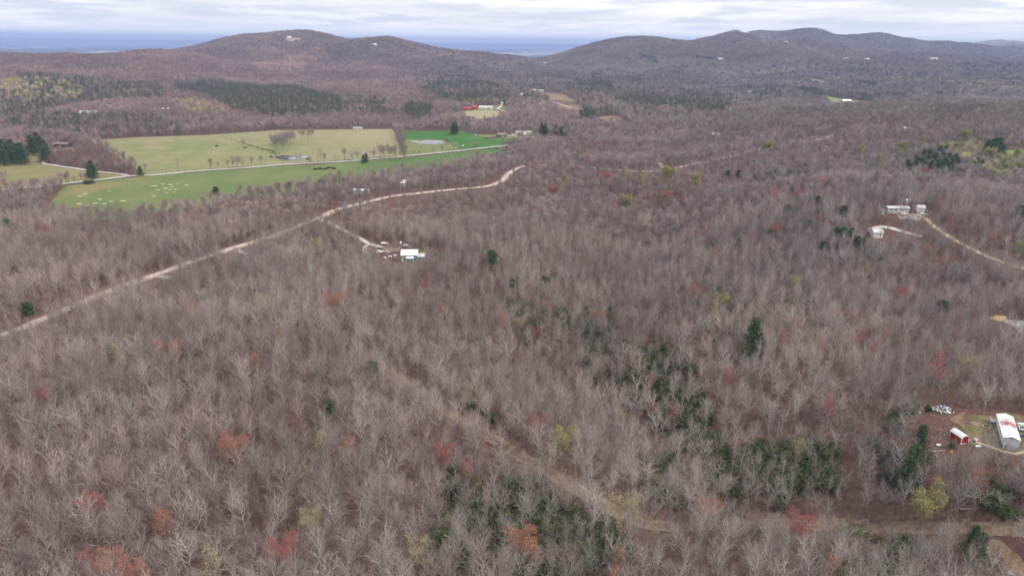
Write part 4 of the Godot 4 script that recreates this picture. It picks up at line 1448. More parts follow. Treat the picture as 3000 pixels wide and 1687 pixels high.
const PLAIN := {"pasture": ["pasture", "wide yellow-green pasture beside the pond", "pasture"], "green_field": ["crop_field", "bright green crop field beyond the valley road", "field"], "pond_pasture": ["pasture", "small pale pasture below the second pond", "pasture"], "ranch_lawn": ["lawn", "lawn round the long white ranch house", "lawn"], "lower_field": ["crop_field", "green field with straw patches on the near side of the valley road", "field"], "left_pasture": ["pasture", "dry pasture inside the bend of the farm lane", "pasture"], "pine_yard": ["lawn", "small yard between the dark pines", "lawn"], "barn_yard": ["lawn", "pale dry yard before the long dark barn", "yard"], "farm_field": ["hay_field", "pale hay field below the red barn", "field"], "farm_lawn": ["lawn", "green lawn round the white farmhouse and red barn", "lawn"], "bare_hill": ["cleared_slope", "brown cleared hillside with a track across it", "cleared hill"], "bare_hill_2": ["cleared_slope", "small brown cleared knoll ringed by dark pines", "cleared hill"], "far_meadow": ["meadow", "far green meadow with a white-roofed barn", "meadow"], "far_meadow_2": ["meadow", "thin far meadow strip under the mountains", "meadow"], "far_meadow_3": ["meadow", "far meadow strip with a tan end", "meadow"], "edge_meadow": ["meadow", "bright green meadow at the edge behind the big pines", "meadow"], "hill_clearing": ["clearing", "pale clearing near the top of the wooded hill", "clearing"], "house_lawn": ["lawn", "patchy lawn beside the white-roofed house", "lawn"], "trailer_lawn": ["lawn", "worn lawn between red shed and rusty-roofed trailer", "lawn"], "gravel_apron": ["gravel_pad", "pale grey gravel turnout nearest along the gravel road", "gravel pad"], "gravel_apron_2": ["gravel_pad", "pale grey gravel turnout farther along the gravel road", "gravel pad"], "parking_pad": ["gravel_pad", "gravel yard beside the small white house on the knoll", "gravel pad"], "yard_gravel": ["gravel_pad", "gravel yard before the long white trailer on the knoll", "gravel pad"], "concrete_yard": ["concrete_pad", "pale concrete pad beside the sandy mound", "concrete pad"], "car_park_gravel": ["gravel_pad", "brown gravel yard where the cars stand by the white-roofed house", "gravel pad"], "brown_garden": ["garden_bed", "dark tilled garden plot beside the green field", "garden"], "dirt_bank": ["dirt_bank", "bare reddish dirt between debris pile and lawn", "dirt"], "sandy_bank": ["dirt_bank", "bare sandy bank at the bottom corner", "dirt"], "pine_yard_sand": ["dirt_bank", "bare pale patch among the dark pines", "dirt"]}
const ROADWORDS := {"gravel_road": "long pale gravel road winding through the bare forest", "valley_road": "paved valley road running past pasture and pond", "farm_lane": "pale farm lane bending up to the dark barn", "house_driveway": "dirt driveway from the gravel road to the white-roofed house", "turning_loop": "narrow turning loop at the end of the house driveway", "ridge_driveway": "sandy driveway down from the trailer on the knoll", "side_driveway": "faint driveway to the small white house on the knoll", "hook_driveway": "hook-shaped gravel driveway off the gravel road", "ranch_lane": "pale lane from the valley road to the ranch house", "barn_lane": "pale lane climbing past the white farmhouse", "barn_lane_branch": "short branch of the farmhouse lane", "hill_track": "pale track across the brown cleared hillside", "dirt_path": "narrow sandy path curving past the trailer", "brushy_track": "brushy tan track cut diagonally through the bare forest"}

func lay_sheets() -> void:
	for nm in FIELDS:
		var p := poly(FIELDS[nm])
		var near := p[0].y < 460.0
		var cell := 1.5 if near else (4.0 if p[0].y < 1100.0 else 14.0)
		sheet(PLAIN[nm][0], nm, p, cell, 0.06 if near else (0.18 if p[0].y < 1100.0 else 0.6), M.soil, PLAIN[nm][1], PLAIN[nm][2])
	for nm in PADS:
		var p := poly(PADS[nm])
		var near := p[0].y < 460.0
		sheet(PLAIN[nm][0], nm, p, 1.5 if near else 5.0, 0.10 if near else 0.3, M.soil, PLAIN[nm][1], PLAIN[nm][2])
	for nm in ROADS:
		var p := poly(ROADS[nm][1])
		var c0 := Color(0.52, 0.465, 0.425)
		var c1 := Color(0.41, 0.35, 0.31)
		match nm:
			"valley_road":
				c0 = Color(0.44, 0.43, 0.42)
				c1 = Color(0.37, 0.36, 0.35)
			"farm_lane", "hook_driveway", "side_driveway":
				c0 = Color(0.5, 0.46, 0.43)
				c1 = Color(0.42, 0.37, 0.34)
			"ridge_driveway", "dirt_path":
				c0 = Color(0.56, 0.44, 0.29)
				c1 = Color(0.45, 0.33, 0.22)
			"brushy_track":
				c0 = Color(0.34, 0.245, 0.18)
				c1 = Color(0.23, 0.15, 0.115)
			"hill_track":
				c0 = Color(0.45, 0.33, 0.24)
				c1 = Color(0.4, 0.3, 0.22)
		var near := p[0].y < 500.0
		if nm == "gravel_road":
			ribbon("road_verge", p, ROADS[nm][0] + 3.0, 0.12, Color(0.34, 0.2, 0.125), Color(0.26, 0.16, 0.11), M.road, "strip of bare brown earth along the gravel road", "road verge", 1.0)
		elif nm == "valley_road":
			ribbon("road_verge", p, ROADS[nm][0] + 3.5, 0.24, Color(0.2, 0.19, 0.09), Color(0.28, 0.23, 0.13), M.road, "grassy strip along the paved valley road", "road verge", 1.0)
		ribbon("gravel_road" if nm == "gravel_road" else ("road" if nm == "valley_road" else ("path" if nm == "dirt_path" else ("track" if nm in ["brushy_track", "hill_track"] else "driveway"))), p, ROADS[nm][0], 0.13 if nm == "dirt_path" else (0.2 if near else (0.36 if p[0].y < 1200 else 0.9)), c0, c1, M.soil if nm == "brushy_track" else M.road, ROADWORDS[nm], "path" if nm in ["dirt_path", "hill_track", "brushy_track"] else "road")
	# ponds: still water
	var water := mat("water", Color(0.03, 0.035, 0.035), 0.04)
	water.metallic_specular = 0.5
	var k := 0
	for nm in PONDS:
		var p := poly(PONDS[nm])
		var v := PackedVector3Array()
		var lvl := -1e9
		for q in p:
			lvl = maxf(lvl, hgt(q.x, q.y))
		var smoothp := PackedVector2Array()
		var cv := Curve2D.new()
		for i in p.size() + 1:
			var q := p[i % p.size()]
			var t := (p[(i + 1) % p.size()] - p[(i - 1 + p.size()) % p.size()]) / 6.0
			cv.add_point(q, -t, t)
		for i in 40:
			smoothp.append(cv.sample_baked(cv.get_baked_length() * i / 40.0))
		sheet("muddy_bank", "dirt_bank", Geometry2D.offset_polygon(smoothp, 3.0)[0], 4.0, 0.28, M.soil, ["muddy bank round the larger pond", "muddy bank round the pond in the green field"][k], "bank")
		for i in Geometry2D.triangulate_polygon(smoothp):
			v.append(Vector3(smoothp[i].x, lvl + 0.4, -smoothp[i].y))
		var o := MeshInstance3D.new()
		o.name = numbered("pond_water")
		o.mesh = soup([v], [water])
		add_child(o)
		tag(o, ["still pond reflecting the sky beside the valley road", "long shallow pond at the edge of the green field"][k], "pond", "", "structure")
		k += 1
	# round bleached patches where hay was fed
	var spots := poly(SPOTS)
	for i in spots.size():
		var s := spots[i]
		var p := PackedVector2Array()
		var rx := rng.randf_range(1.0, 2.1)
		for j in 12:
			p.append(Vector2(s.x + cos(TAU * j / 12) * rx * rng.randf_range(0.7, 1.25) * 1.2, s.y + sin(TAU * j / 12) * rx * rng.randf_range(0.8, 1.2)))
		var v := PackedVector3Array()
		for q in Geometry2D.triangulate_polygon(p):
			v.append(on(p[q].x, p[q].y, 0.34))
		var o := MeshInstance3D.new()
		o.name = numbered("straw_patch")
		o.mesh = soup([v], [M.straw])
		add_child(o)
		tag(o, "pale round straw patch lying on the field grass", "straw patch", "straw patches on the fields", "structure")

func landmarks() -> void:
	marks = [["the red shed", 137, 198], ["the rusty-roofed trailer", 151, 196], ["the white-roofed house", -57, 387], ["the tall lone cone pine", 97, 274], ["the dark laurel thicket", 5, 152], ["the debris pile", 142, 216], ["the nearest gravel turnout", -178, 357], ["the farther gravel turnout", -157, 407], ["the concrete pad", 225, 300], ["the sandy bank", 117, 143], ["the small knoll house", 210, 407], ["the knoll trailer", 232, 434], ["the gravel road bend", -131, 481], ["the second road bend", 2, 703], ["the hook driveway", 130, 740], ["the big round pines", 396, 700], ["the dark pine patch", 305, 690], ["the larger pond", -200, 800], ["the ranch house", 10, 988], ["the dark barn", -508, 823], ["the red barn", -80, 1348], ["the green field", -70, 950], ["the lane junction", -340, 645], ["the knoll driveway", 255, 380], ["the hay field", -60, 1300], ["the brown cleared hill", 110, 1750], ["the bottom big red maple", -98, 150], ["the fallen logs", 100, 165], ["the small round pine", -43, 212], ["the olive bushes", -4, 220], ["the grassy track", 45, 170], ["the long low house", -119, 563], ["the upper white house", -92, 603], ["the valley road's end", 90, 925]]

func buildings() -> void:
	# trailer with the rusty roof: long axis from near end (148,190) to far end (155.8,205)
	var td := Vector2(155.6 - 148.1, 206.0 - 190.7)
	var tl := 16.2
	var tc := Vector2(148.1, 190.7) + td.normalized() * tl * 0.5
	var o := thing("mobile_home", "long white mobile home with rust-streaked white roof and blue gable", "mobile home", on(tc.x, tc.y), atan2(td.y, td.x))
	# local +x runs away from the camera; the near gable end is -x
	var hl := tl * 0.5
	var hw := 2.05
	var v := PackedVector3Array()
	box(v, Vector3(-hl, 0.75, -hw), Vector3(hl, 3.15, hw))
	part("wall", v, M.trailer_wall, o)
	for k in 13:
		for s in [-1.0, 1.0]:
			bx("siding_rib", Vector3(-hl + 0.6 + k * 1.25 - 0.03, 0.78, s * hw if s > 0 else -hw - 0.02), Vector3(-hl + 0.6 + k * 1.25 + 0.03, 3.1, hw + 0.02 if s > 0 else -hw), M.white_trim, o)
	var sk := PackedVector3Array()
	box(sk, Vector3(-hl + 0.5, -0.5, -hw + 0.12), Vector3(hl - 0.05, 0.75, hw - 0.12))
	part("skirting", sk, M.dark_wall, o)
	bx("skirt_panel", Vector3(-hl + 0.05, -0.3, -hw + 1.2), Vector3(-hl + 0.1, 0.74, hw - 0.1), M.blue_grey, o)
	for s in [-1.0, 1.0]:
		var st := SurfaceTool.new()
		st.begin(Mesh.PRIMITIVE_TRIANGLES)
		var a := Vector3(-hl - 0.25, 3.12, s * (hw + 0.15))
		var b := Vector3(hl + 0.2, 3.12, s * (hw + 0.15))
		var c := Vector3(hl + 0.2, 3.82, 0)
		var d := Vector3(-hl - 0.25, 3.82, 0)
		var u0: float = 0.5 + s * 0.5
		for q in [[a, Vector2(u0, 1)], [b, Vector2(u0, 0)], [c, Vector2(0.5, 0)], [a, Vector2(u0, 1)], [c, Vector2(0.5, 0)], [d, Vector2(0.5, 1)]]:
			st.set_uv(q[1])
			st.add_vertex(q[0])
		st.generate_normals()
		var rp := part_mesh("roof_panel", st.commit(), o, M.rusty_roof)
		bx("gutter", Vector3(-hl - 0.25, 3.04, s * (hw + 0.17) - 0.05), Vector3(hl + 0.2, 3.13, s * (hw + 0.17) + 0.05), M.white_trim, o)
	for s in [-1.0, 1.0]:
		var g := PackedVector3Array()
		tri(g, Vector3(s * (hl + 0.02), 3.16, -hw), Vector3(s * (hl + 0.02), 3.16, hw), Vector3(s * (hl + 0.02), 3.78, 0))
		part("gable", g, M.gable_blue if s < 0 else M.trailer_wall, o)
	for k in 5:
		for s in [-1.0, 1.0]:
			var w := bx("window", Vector3(-hl + 2.0 + k * 3.1, 1.75, s * hw - 0.04), Vector3(-hl + 3.1 + k * 3.1, 2.7, s * hw + 0.04), M.white_trim, o)
			bx("pane", Vector3(-hl + 2.1 + k * 3.1, 1.84, s * hw - 0.06), Vector3(-hl + 3.0 + k * 3.1, 2.61, s * hw + 0.06), M.glass, w)
	var dr := bx("door", Vector3(hl - 2.2, 0.8, hw - 0.02), Vector3(hl - 1.3, 2.8, hw + 0.05), M.grey_wall, o)
	bx("handle", Vector3(hl - 2.12, 1.7, hw + 0.05), Vector3(hl - 2.02, 1.8, hw + 0.1), M.dark_metal, dr)
	for k in 3:
		bx("step", Vector3(hl - 2.3, -0.1 + 0.25 * k, hw + 0.75 - 0.25 * k - 0.3), Vector3(hl - 1.2, 0.15 + 0.25 * k, hw + 0.75 - 0.25 * k), M.pale_wood, o)
	bx("propane_tank", Vector3(-hl - 0.5, -0.1, -hw + 0.3), Vector3(-hl - 0.12, 1.0, -hw + 0.65), M.white_junk, o, 0.1)
	# red shed with white trim and a barn-shaped white roof
	o = thing("shed", "red wooden shed with white corner boards and white barn-shaped roof", "shed", on(138.3, 199.2), deg_to_rad(100))
	hl = 2.35
	hw = 1.2
	var prof := [Vector2(-hw, 0), Vector2(hw, 0), Vector2(hw, 1.75), Vector2(hw * 0.62, 2.35), Vector2(0, 2.62), Vector2(-hw * 0.62, 2.35), Vector2(-hw, 1.75)]
	v = PackedVector3Array()
	for s in [-1.0, 1.0]:
		for i in range(1, 6):
			tri(v, Vector3(s * hl, prof[0].y - 0.3, prof[0].x), Vector3(s * hl, prof[i].y - (0.3 if i == 1 else 0.0), prof[i].x), Vector3(s * hl, prof[i + 1].y, prof[i + 1].x))
		quad(v, Vector3(-hl, -0.3, s * hw), Vector3(hl, -0.3, s * hw), Vector3(hl, 1.75, s * hw), Vector3(-hl, 1.75, s * hw))
	part("wall", v, M.red_wall, o)
	for i in range(2, 6):
		v = PackedVector3Array()
		var a: Vector2 = prof[i] * 1.0 + Vector2(signf(prof[i].x) * (0.12 if i == 2 else 0.0), 0.03 - (0.08 if i == 2 else 0.0))
		var b: Vector2 = prof[i + 1] + Vector2(signf(prof[i + 1].x) * (0.12 if i == 5 else 0.0), 0.03 - (0.08 if i == 5 else 0.0))
		var x := Vector3(hl + 0.16, 0, 0)
		var u := Vector3(0, 0.06, 0)
		var p := Vector3(0, a.y, a.x)
		var q := Vector3(0, b.y, b.x)
		quad(v, p - x + u, p + x + u, q + x + u, q - x + u)
		quad(v, p - x, p + x, q + x, q - x)
		quad(v, p - x, q - x, q - x + u, p - x + u)
		quad(v, p + x, q + x, q + x + u, p + x + u)
		part("roof_panel", v, M.white_roof, o)
	for s in [-1.0, 1.0]:
		for e in [-1.0, 1.0]:
			bx("corner_board", Vector3(s * hl - 0.08, -0.25, e * hw - 0.08), Vector3(s * hl + 0.08, 1.74, e * hw + 0.08), M.white_trim, o)
		# trim board under the roof of each end
		v = PackedVector3Array()
		for i in range(2, 6):
			tube(v, Vector3(s * (hl + 0.03), prof[i].y - 0.04, prof[i].x), Vector3(s * (hl + 0.03), prof[i + 1].y - 0.04, prof[i + 1].x), 0.07, 0.07, 4)
		part("trim_board", v, M.white_trim, o)
	bx("base_board", Vector3(-hl - 0.05, -0.3, hw - 0.01), Vector3(hl + 0.05, 0.06, hw + 0.05), M.white_trim, o)
	bx("base_board", Vector3(-hl - 0.06, -0.3, -hw), Vector3(-hl - 0.01, 0.06, hw), M.white_trim, o)
	var sd := bx("door", Vector3(-0.7, 0.1, hw), Vector3(0.5, 1.65, hw + 0.05), M.red_wall, o)
	bx("door_trim", Vector3(-0.78, 0.08, hw + 0.01), Vector3(-0.7, 1.7, hw + 0.07), M.white_trim, sd)
	bx("door_trim", Vector3(0.5, 0.08, hw + 0.01), Vector3(0.58, 1.7, hw + 0.07), M.white_trim, sd)
	# white-roofed house in the middle of the wood
	o = thing("house", "blue-grey house with bright white metal roof and small porch roof", "house", on(-56.9, 389.6), deg_to_rad(4))
	gable_house(o, 8.6, 7.4, 4.1, 2.0, M.blue_wall, M.white_roof, {"over": 0.45, "ribs": 9, "windows": [["f", -2.9, 1.0, 1.0, 1.3], ["f", 2.9, 1.0, 1.0, 1.3], ["l", -1.2, 1.2, 0.9, 1.2], ["l", 1.6, 1.2, 0.9, 1.2], ["r", 2.5, 1.4, 0.8, 1.0], ["b", 0.0, 1.2, 1.0, 1.2]], "doors": [[0.2]]})
	v = PackedVector3Array()
	quad(v, Vector3(-1.9, 3.25, 3.7), Vector3(2.3, 3.25, 3.7), Vector3(2.5, 2.75, 5.9), Vector3(-1.7, 2.75, 5.9))
	quad(v, Vector3(-1.9, 3.17, 3.7), Vector3(2.3, 3.17, 3.7), Vector3(2.5, 2.67, 5.9), Vector3(-1.7, 2.67, 5.9))
	quad(v, Vector3(-1.7, 2.67, 5.9), Vector3(2.5, 2.67, 5.9), Vector3(2.5, 2.75, 5.9), Vector3(-1.7, 2.75, 5.9))
	part("porch_roof", v, M.white_roof, o)
	for px in [-1.6, 2.35]:
		bx("porch_post", Vector3(px - 0.07, -0.4, 5.65), Vector3(px + 0.07, 2.68, 5.79), M.white_trim, o)
	bx("porch_floor", Vector3(-1.8, -0.5, 3.72), Vector3(2.5, 0.35, 5.9), M.brown_wall, o)
	v = PackedVector3Array()
	tube(v, Vector3(3.2, 5.0, 1.0), Vector3(3.2, 6.0, 1.0), 0.14, 0.14, 6)
	part("chimney", v, M.grey_junk, o)
	for px in [-4.0, -3.3]:
		bx("lean_board", Vector3(px - 0.2, -0.4, 3.75), Vector3(px + 0.2, 2.0, 3.9), M.white_junk, o)
	# lower wing on its right
	v = PackedVector3Array()
	box(v, Vector3(4.35, -0.6, -1.6), Vector3(8.4, 2.9, 2.9))
	part("wing_wall", v, M.blue_wall, o)
	v = PackedVector3Array()
	quad(v, Vector3(4.32, 3.5, -1.9), Vector3(8.2, 3.5, -1.9), Vector3(8.8, 2.85, 3.3), Vector3(4.32, 2.85, 3.3))
	quad(v, Vector3(4.32, 3.4, -1.9), Vector3(8.2, 3.4, -1.9), Vector3(8.8, 2.75, 3.3), Vector3(4.32, 2.75, 3.3))
	quad(v, Vector3(4.32, 2.75, 3.3), Vector3(8.8, 2.75, 3.3), Vector3(8.8, 2.85, 3.3), Vector3(4.32, 2.85, 3.3))
	quad(v, Vector3(8.2, 3.4, -1.9), Vector3(8.8, 2.75, 3.3), Vector3(8.8, 2.85, 3.3), Vector3(8.2, 3.5, -1.9))
	part("wing_roof", v, M.pale_roof, o)
	var ww := bx("window", Vector3(5.6, 1.0, 2.9), Vector3(6.8, 2.1, 2.95), M.white_trim, o)
	bx("pane", Vector3(5.7, 1.08, 2.91), Vector3(6.7, 2.02, 2.97), M.glass, ww)
	# yard of the white-roofed house
	car("car", "white car parked under bare trees up the slope behind the yard", -78.1, 430.7, 12, M.car_white, "sedan", "cars at the white-roofed house")
	car("car", "silver station wagon parked directly behind the white roof", -63.3, 422.0, -25, M.car_silver, "suv", "cars at the white-roofed house")
	car("car", "white car farthest downhill in the brown gravel yard", -77.8, 412.3, 8, M.car_white, "suv", "cars at the white-roofed house")
	car("car", "silver car beside the white one in the brown gravel yard", -73.8, 411.2, 170, M.car_silver, "sedan", "cars at the white-roofed house")
	car("truck", "dark pickup parked where driveway meets the turning loop", -79.5, 418.6, 35, M.car_dark, "pickup", "cars at the white-roofed house")
	o = thing("storage_tank", "small white tank standing on legs behind the white-roofed house", "tank", on(-67.8, 428.1))
	part("drum", lump(Vector3(0.7, 0.75, 0.7), 5, Vector3(0, 1.6, 0)), M.white_junk, o)
	for s in [-0.45, 0.45]:
		bx("leg", Vector3(s - 0.05, -0.2, -0.05), Vector3(s + 0.05, 1.3, 0.05), M.dark_metal, o)
	var sk2 := [[-72.8, 400.3, "white scrap boards lying farthest from the house wall", 3], [-69.9, 401.2, "middle heap of white scrap boards beside the yard", 4], [-67.0, 402.6, "white scrap heap nearest the house corner", 5]]
	for s in sk2:
		o = thing("scrap_heap", s[2], "scrap heap", on(s[0], s[1]), 0.3 * s[3], "scrap beside the white-roofed house")
		for k in int(s[3]):
			var m := bx("board", Vector3(-0.9, 0, -0.4), Vector3(0.9, 0.08, 0.4), M.white_junk if k % 2 == 0 else M.pale_wood, o)
			m.position = Vector3(rng.randf_range(-0.8, 0.8), 0.15 + 0.13 * k, rng.randf_range(-0.5, 0.5))
			m.rotation = Vector3(rng.randf_range(-0.3, 0.3), rng.randf() * TAU, rng.randf_range(-0.3, 0.3))
	# yard of the trailer
	pile("big heap of white panels and black bags under the red maple", 142.2, 215.8, 70, 3.4, 7)
	pile("smaller heap of grey panels and boards at the wood's edge", 133.6, 216.1, 22, 2.0, 9)
	stone_ring("small stone fire ring with charred ground on the lawn", 146.9, 206.2, 0.75, 10, false, 3)
	stone_ring("larger stone ring heaped with brush beside the trailer", 149.5, 204.0, 1.0, 13, true, 4)
	o = thing("covered_mower", "low machine under a pale lilac tarp on the lawn", "covered machine", on(142.1, 197.2), 0.3)
	part("tarp", lump(Vector3(0.95, 0.55, 0.6), 12, Vector3(0, 0.5, 0)), M.tarp, o)
	bx("deck", Vector3(-0.8, 0.05, -0.45), Vector3(0.9, 0.3, 0.45), M.black_junk, o)
	o = thing("picnic_table", "white folding table by the sandy path", "table", on(140.9, 193.8), 0.2)
	bx("tabletop", Vector3(-0.85, 0.68, -0.4), Vector3(0.85, 0.75, 0.4), M.white_junk, o)
	for a in [-0.7, 0.7]:
		for b in [-0.3, 0.3]:
			bx("leg", Vector3(a - 0.03, 0, b - 0.03), Vector3(a + 0.03, 0.68, b + 0.03), M.grey_junk, o)
	o = thing("plastic_tub", "white oval plastic tub lying among the litter", "tub", on(131.8, 198.1, 0.05), 0.2)
	v = PackedVector3Array()
	for k in 14:
		var a0 := TAU * k / 14
		var a1 := TAU * (k + 1) / 14
		var p0 := Vector3(cos(a0) * 0.85, 0, sin(a0) * 0.5)
		var p1 := Vector3(cos(a1) * 0.85, 0, sin(a1) * 0.5)
		quad(v, p0 * 0.85, p1 * 0.85, p1 + Vector3(0, 0.32, 0), p0 + Vector3(0, 0.32, 0))
		quad(v, p0 + Vector3(0, 0.32, 0), p1 + Vector3(0, 0.32, 0), p1 * 0.86 + Vector3(0, 0.33, 0), p0 * 0.86 + Vector3(0, 0.33, 0))
		quad(v, p0 * 0.86 + Vector3(0, 0.33, 0), p1 * 0.86 + Vector3(0, 0.33, 0), p1 * 0.7 + Vector3(0, 0.06, 0), p0 * 0.7 + Vector3(0, 0.06, 0))
		tri(v, Vector3(0, 0.05, 0), p0 * 0.7 + Vector3(0, 0.06, 0), p1 * 0.7 + Vector3(0, 0.06, 0))
	part("shell", v, M.white_junk, o)
	car("truck", "white old pickup standing close beside the mobile home", 158.4, 201.6, 66, M.car_white, "pickup")
	o = thing("tarp_heap", "heap of blue tarp and dark junk beside the mobile home", "tarp", on(155.6, 197.4))
	part("tarp", lump(Vector3(0.9, 0.35, 0.7), 31, Vector3(0, 0.25, 0)), M.tarp_blue, o)
	part("bag", lump(Vector3(0.5, 0.4, 0.5), 33, Vector3(0.8, 0.3, 0.6)), M.black_junk, o)
	o = thing("porch_deck", "small grey side porch against the far half of the mobile home", "porch", on(152.6, 206.2), atan2(td.y, td.x))
	bx("floor", Vector3(-1.0, 0.5, -0.7), Vector3(1.0, 0.62, 0.5), M.grey_junk, o)
	bx("railing", Vector3(-1.0, 0.62, -0.7), Vector3(1.0, 1.5, -0.64), M.white_junk, o)
	for a in [-0.95, 0.95]:
		bx("post", Vector3(a - 0.05, -0.3, -0.69), Vector3(a + 0.05, 0.5, -0.59), M.pale_wood, o)
	o = thing("stump", "orange fresh-cut stump beside the little bush by the shed", "stump", on(133.5, 194.3))
	v = PackedVector3Array()
	tube(v, Vector3(0, -0.2, 0), Vector3(0.1, 0.7, 0), 0.42, 0.3, 8)
	part("trunk", v, M.orange_paint, o)
	# loose litter: too many small scraps to count
	var lit := PackedVector3Array()
	for k in 150:
		var a := rng.randf() * TAU
		var q := absf(rng.randfn()) * 2.6
		var c := on(135.6 + cos(a) * q * 0.8, 202.3 + sin(a) * q * 1.2, 0.08)
		if k % 5 == 0:
			c = on(rng.randf_range(130, 154), rng.randf_range(206, 219), 0.08)
		leaf(lit, c, rng.randf_range(0.1, 0.28), rng)
	var lo := part("litter", lit, M.white_junk, self)
	tag(lo, "scattered pale scraps of litter beside the red shed", "litter", "", "stuff")
	# fallen trunks
	var logs := [["long pale fallen trunk in front of the red shed", 131.5, 195.6, 8, 7.5, 0.16], ["dark fallen trunk beside the long pale one", 128.5, 194.6, 4, 6.0, 0.13], ["pale fallen trunk across the slope below the lawn", 131.0, 174.0, -14, 9.0, 0.17], ["thin crossing trunk lying on the slope below the lawn", 128.0, 171.0, 4, 9.5, 0.12], ["short fallen trunk between the young cone pines", 121.0, 182.5, 12, 5.0, 0.13], ["grey fallen trunk in the bare patch by the bottom edge", 87.0, 139.5, 14, 6.0, 0.16], ["thick broken log beside pale stones at the bottom", 95.0, 138.0, -28, 4.0, 0.2], ["bleached log alone in the evergreen strip", 48.5, 198.5, -18, 6.5, 0.2], ["leaning bare log near the sandy bank", 121.0, 149.0, -38, 5.0, 0.13], ["fallen trunk on red ground behind the thicket", 62.0, 225.0, 25, 7.0, 0.14]]
	for l in logs:
		fallen_log(l[0], l[1], l[2], l[3], l[4], l[5], M.log_wood)
	for s in [["pale boulder left of its neighbour at the bottom edge", 90.2, 137.6, 0.5], ["larger pale boulder beside the broken log", 93.0, 138.6, 0.75], ["yellowish boulder on the sandy bank", 119.5, 144.0, 0.7], ["small white rock on the sandy bank", 116.8, 147.5, 0.4], ["small white rock alone on the red slope", 103.0, 140.5, 0.25]]:
		var b := part("boulder", lump(Vector3(s[3] * 1.2, s[3] * 0.8, s[3]), int(s[1] * 10)), M.stone, self)
		b.name = numbered("boulder")
		b.position = on(s[1], s[2], s[3] * 0.3)
		tag(b, s[0], "boulder", "pale boulders near the bottom edge")
	for s in [["small white board lying in the forest, farther one", -64.6, 189.6], ["small white board lying in the forest, nearer one", -50.0, 163.4]]:
		var b := bx("sign_board", Vector3(-0.3, 0.05, -0.25), Vector3(0.3, 0.75, -0.2), M.white_junk, self)
		b.name = numbered("board")
		b.position = on(s[1], s[2], 0.0)
		tag(b, s[0], "board", "white boards in the forest")
	# the knoll
	o = thing("mobile_home", "long pale trailer home on the knoll above the gravel yard", "mobile home", on(232.7, 435.4), deg_to_rad(1))
	gable_house(o, 13.0, 4.4, 2.7, 0.7, M.grey_wall, M.pale_roof, {"windows": [["f", -4.5, 1.1, 1.2, 0.9], ["f", -1.5, 1.1, 1.2, 0.9], ["f", 2.0, 1.1, 1.2, 0.9], ["f", 4.8, 1.1, 1.2, 0.9]], "doors": [[0.3]]})
	small_house("shed", "pale shed at the end of the knoll gravel yard", "shed", 246.3, 434.5, -8, 4.2, 4.0, 2.6, 1.2, M.white_wall, M.pale_roof, "", 1)
	car("car", "white car parked in front of the knoll trailer", 235.2, 430.6, 5, M.car_white, "suv", "cars on the knoll")
	car("car", "white car parked by the shed on the knoll", 245.9, 429.0, -4, M.car_white, "sedan", "cars on the knoll")
	car("truck", "silver pickup at the low edge of the knoll gravel yard", 236.0, 424.6, 4, M.car_silver, "pickup", "cars on the knoll")
	small_house("shed", "small tan playhouse left of the knoll trailer", "shed", 222.8, 433.2, 20, 2.2, 2.2, 1.8, 1.1, M.tan_wall, M.brown_roof, "", 1)
	small_house("house", "small white-walled house with pale roof lower on the knoll", "house", 209.6, 409.0, -3, 5.2, 5.2, 2.7, 1.4, M.white_wall, M.pale_roof, "", 2)
	small_house("shed", "tiny white shed among trees behind the knoll trailer", "shed", 245.2, 447.9, 0, 2.4, 2.2, 1.8, 0.7, M.white_wall, M.white_roof, "", 1)
	# beyond the gravel road
	o = thing("house", "white-roofed house with a cross gable uphill beyond the gravel road", "house", on(-91.6, 606.0), deg_to_rad(22))
	gable_house(o, 9.0, 7.0, 3.4, 2.0, M.tan_wall, M.white_roof, {"windows": [["f", -2.5, 1.0, 1.1, 1.2], ["f", 2.5, 1.0, 1.1, 1.2]], "doors": [[0.0]]})
	v = PackedVector3Array()
	quad(v, Vector3(1.0, 5.4, 0.2), Vector3(2.8, 5.45, 0.2), Vector3(2.8, 5.0, 4.4), Vector3(1.0, 3.7, 4.4))
	quad(v, Vector3(2.8, 5.45, 0.2), Vector3(4.6, 5.4, 0.2), Vector3(4.6, 3.7, 4.4), Vector3(2.8, 5.0, 4.4))
	part("cross_roof", v, M.white_roof, o)
	small_house("house", "long low pale house beside the gravel road under pale trees", "house", -118.6, 566.0, -12, 12.5, 4.6, 2.5, 0.8, M.grey_wall, M.white_roof, "", 4)
	small_house("shed", "small white-roofed shed left of the long low house", "shed", -132.8, 565.5, 8, 3.2, 2.6, 1.9, 0.8, M.brown_wall, M.white_roof, "", 1)
	small_house("house", "brown cabin with pale roof among trees behind the gravel road", "house", 261.4, 962.0, 6, 8.5, 6.5, 3.2, 1.8, M.brown_wall, M.pale_roof)
	small_house("house", "pale-roofed house hidden in the forest on the middle ridge", "house", 491.0, 935.0, 10, 9.0, 7.0, 3.0, 1.8, M.grey_wall, M.pale_roof)
	small_house("shed", "grey shed among trees below the gravel road", "shed", 325.7, 829.0, 0, 5.0, 4.0, 2.4, 1.0, M.grey_wall, M.pale_roof, "", 1)
	# the right edge
	o = thing("earth_mound", "golden sandy mound beside the pale concrete pad", "mound", on(219.3, 308.2))
	part("heap", lump(Vector3(4.0, 1.6, 3.0), 44, Vector3(0, 0.2, 0)), M.sand, o)
	o = thing("loader", "small orange digger with dark cab among bare trees", "digger", on(207.9, 303.6), 0.3)
	bx("body", Vector3(-1.3, 0.6, -0.8), Vector3(1.0, 1.4, 0.8), M.orange_paint, o, 0.15)
	bx("cab", Vector3(-0.9, 1.4, -0.65), Vector3(0.3, 2.5, 0.65), M.black_junk, o, 0.15)
	v = PackedVector3Array()
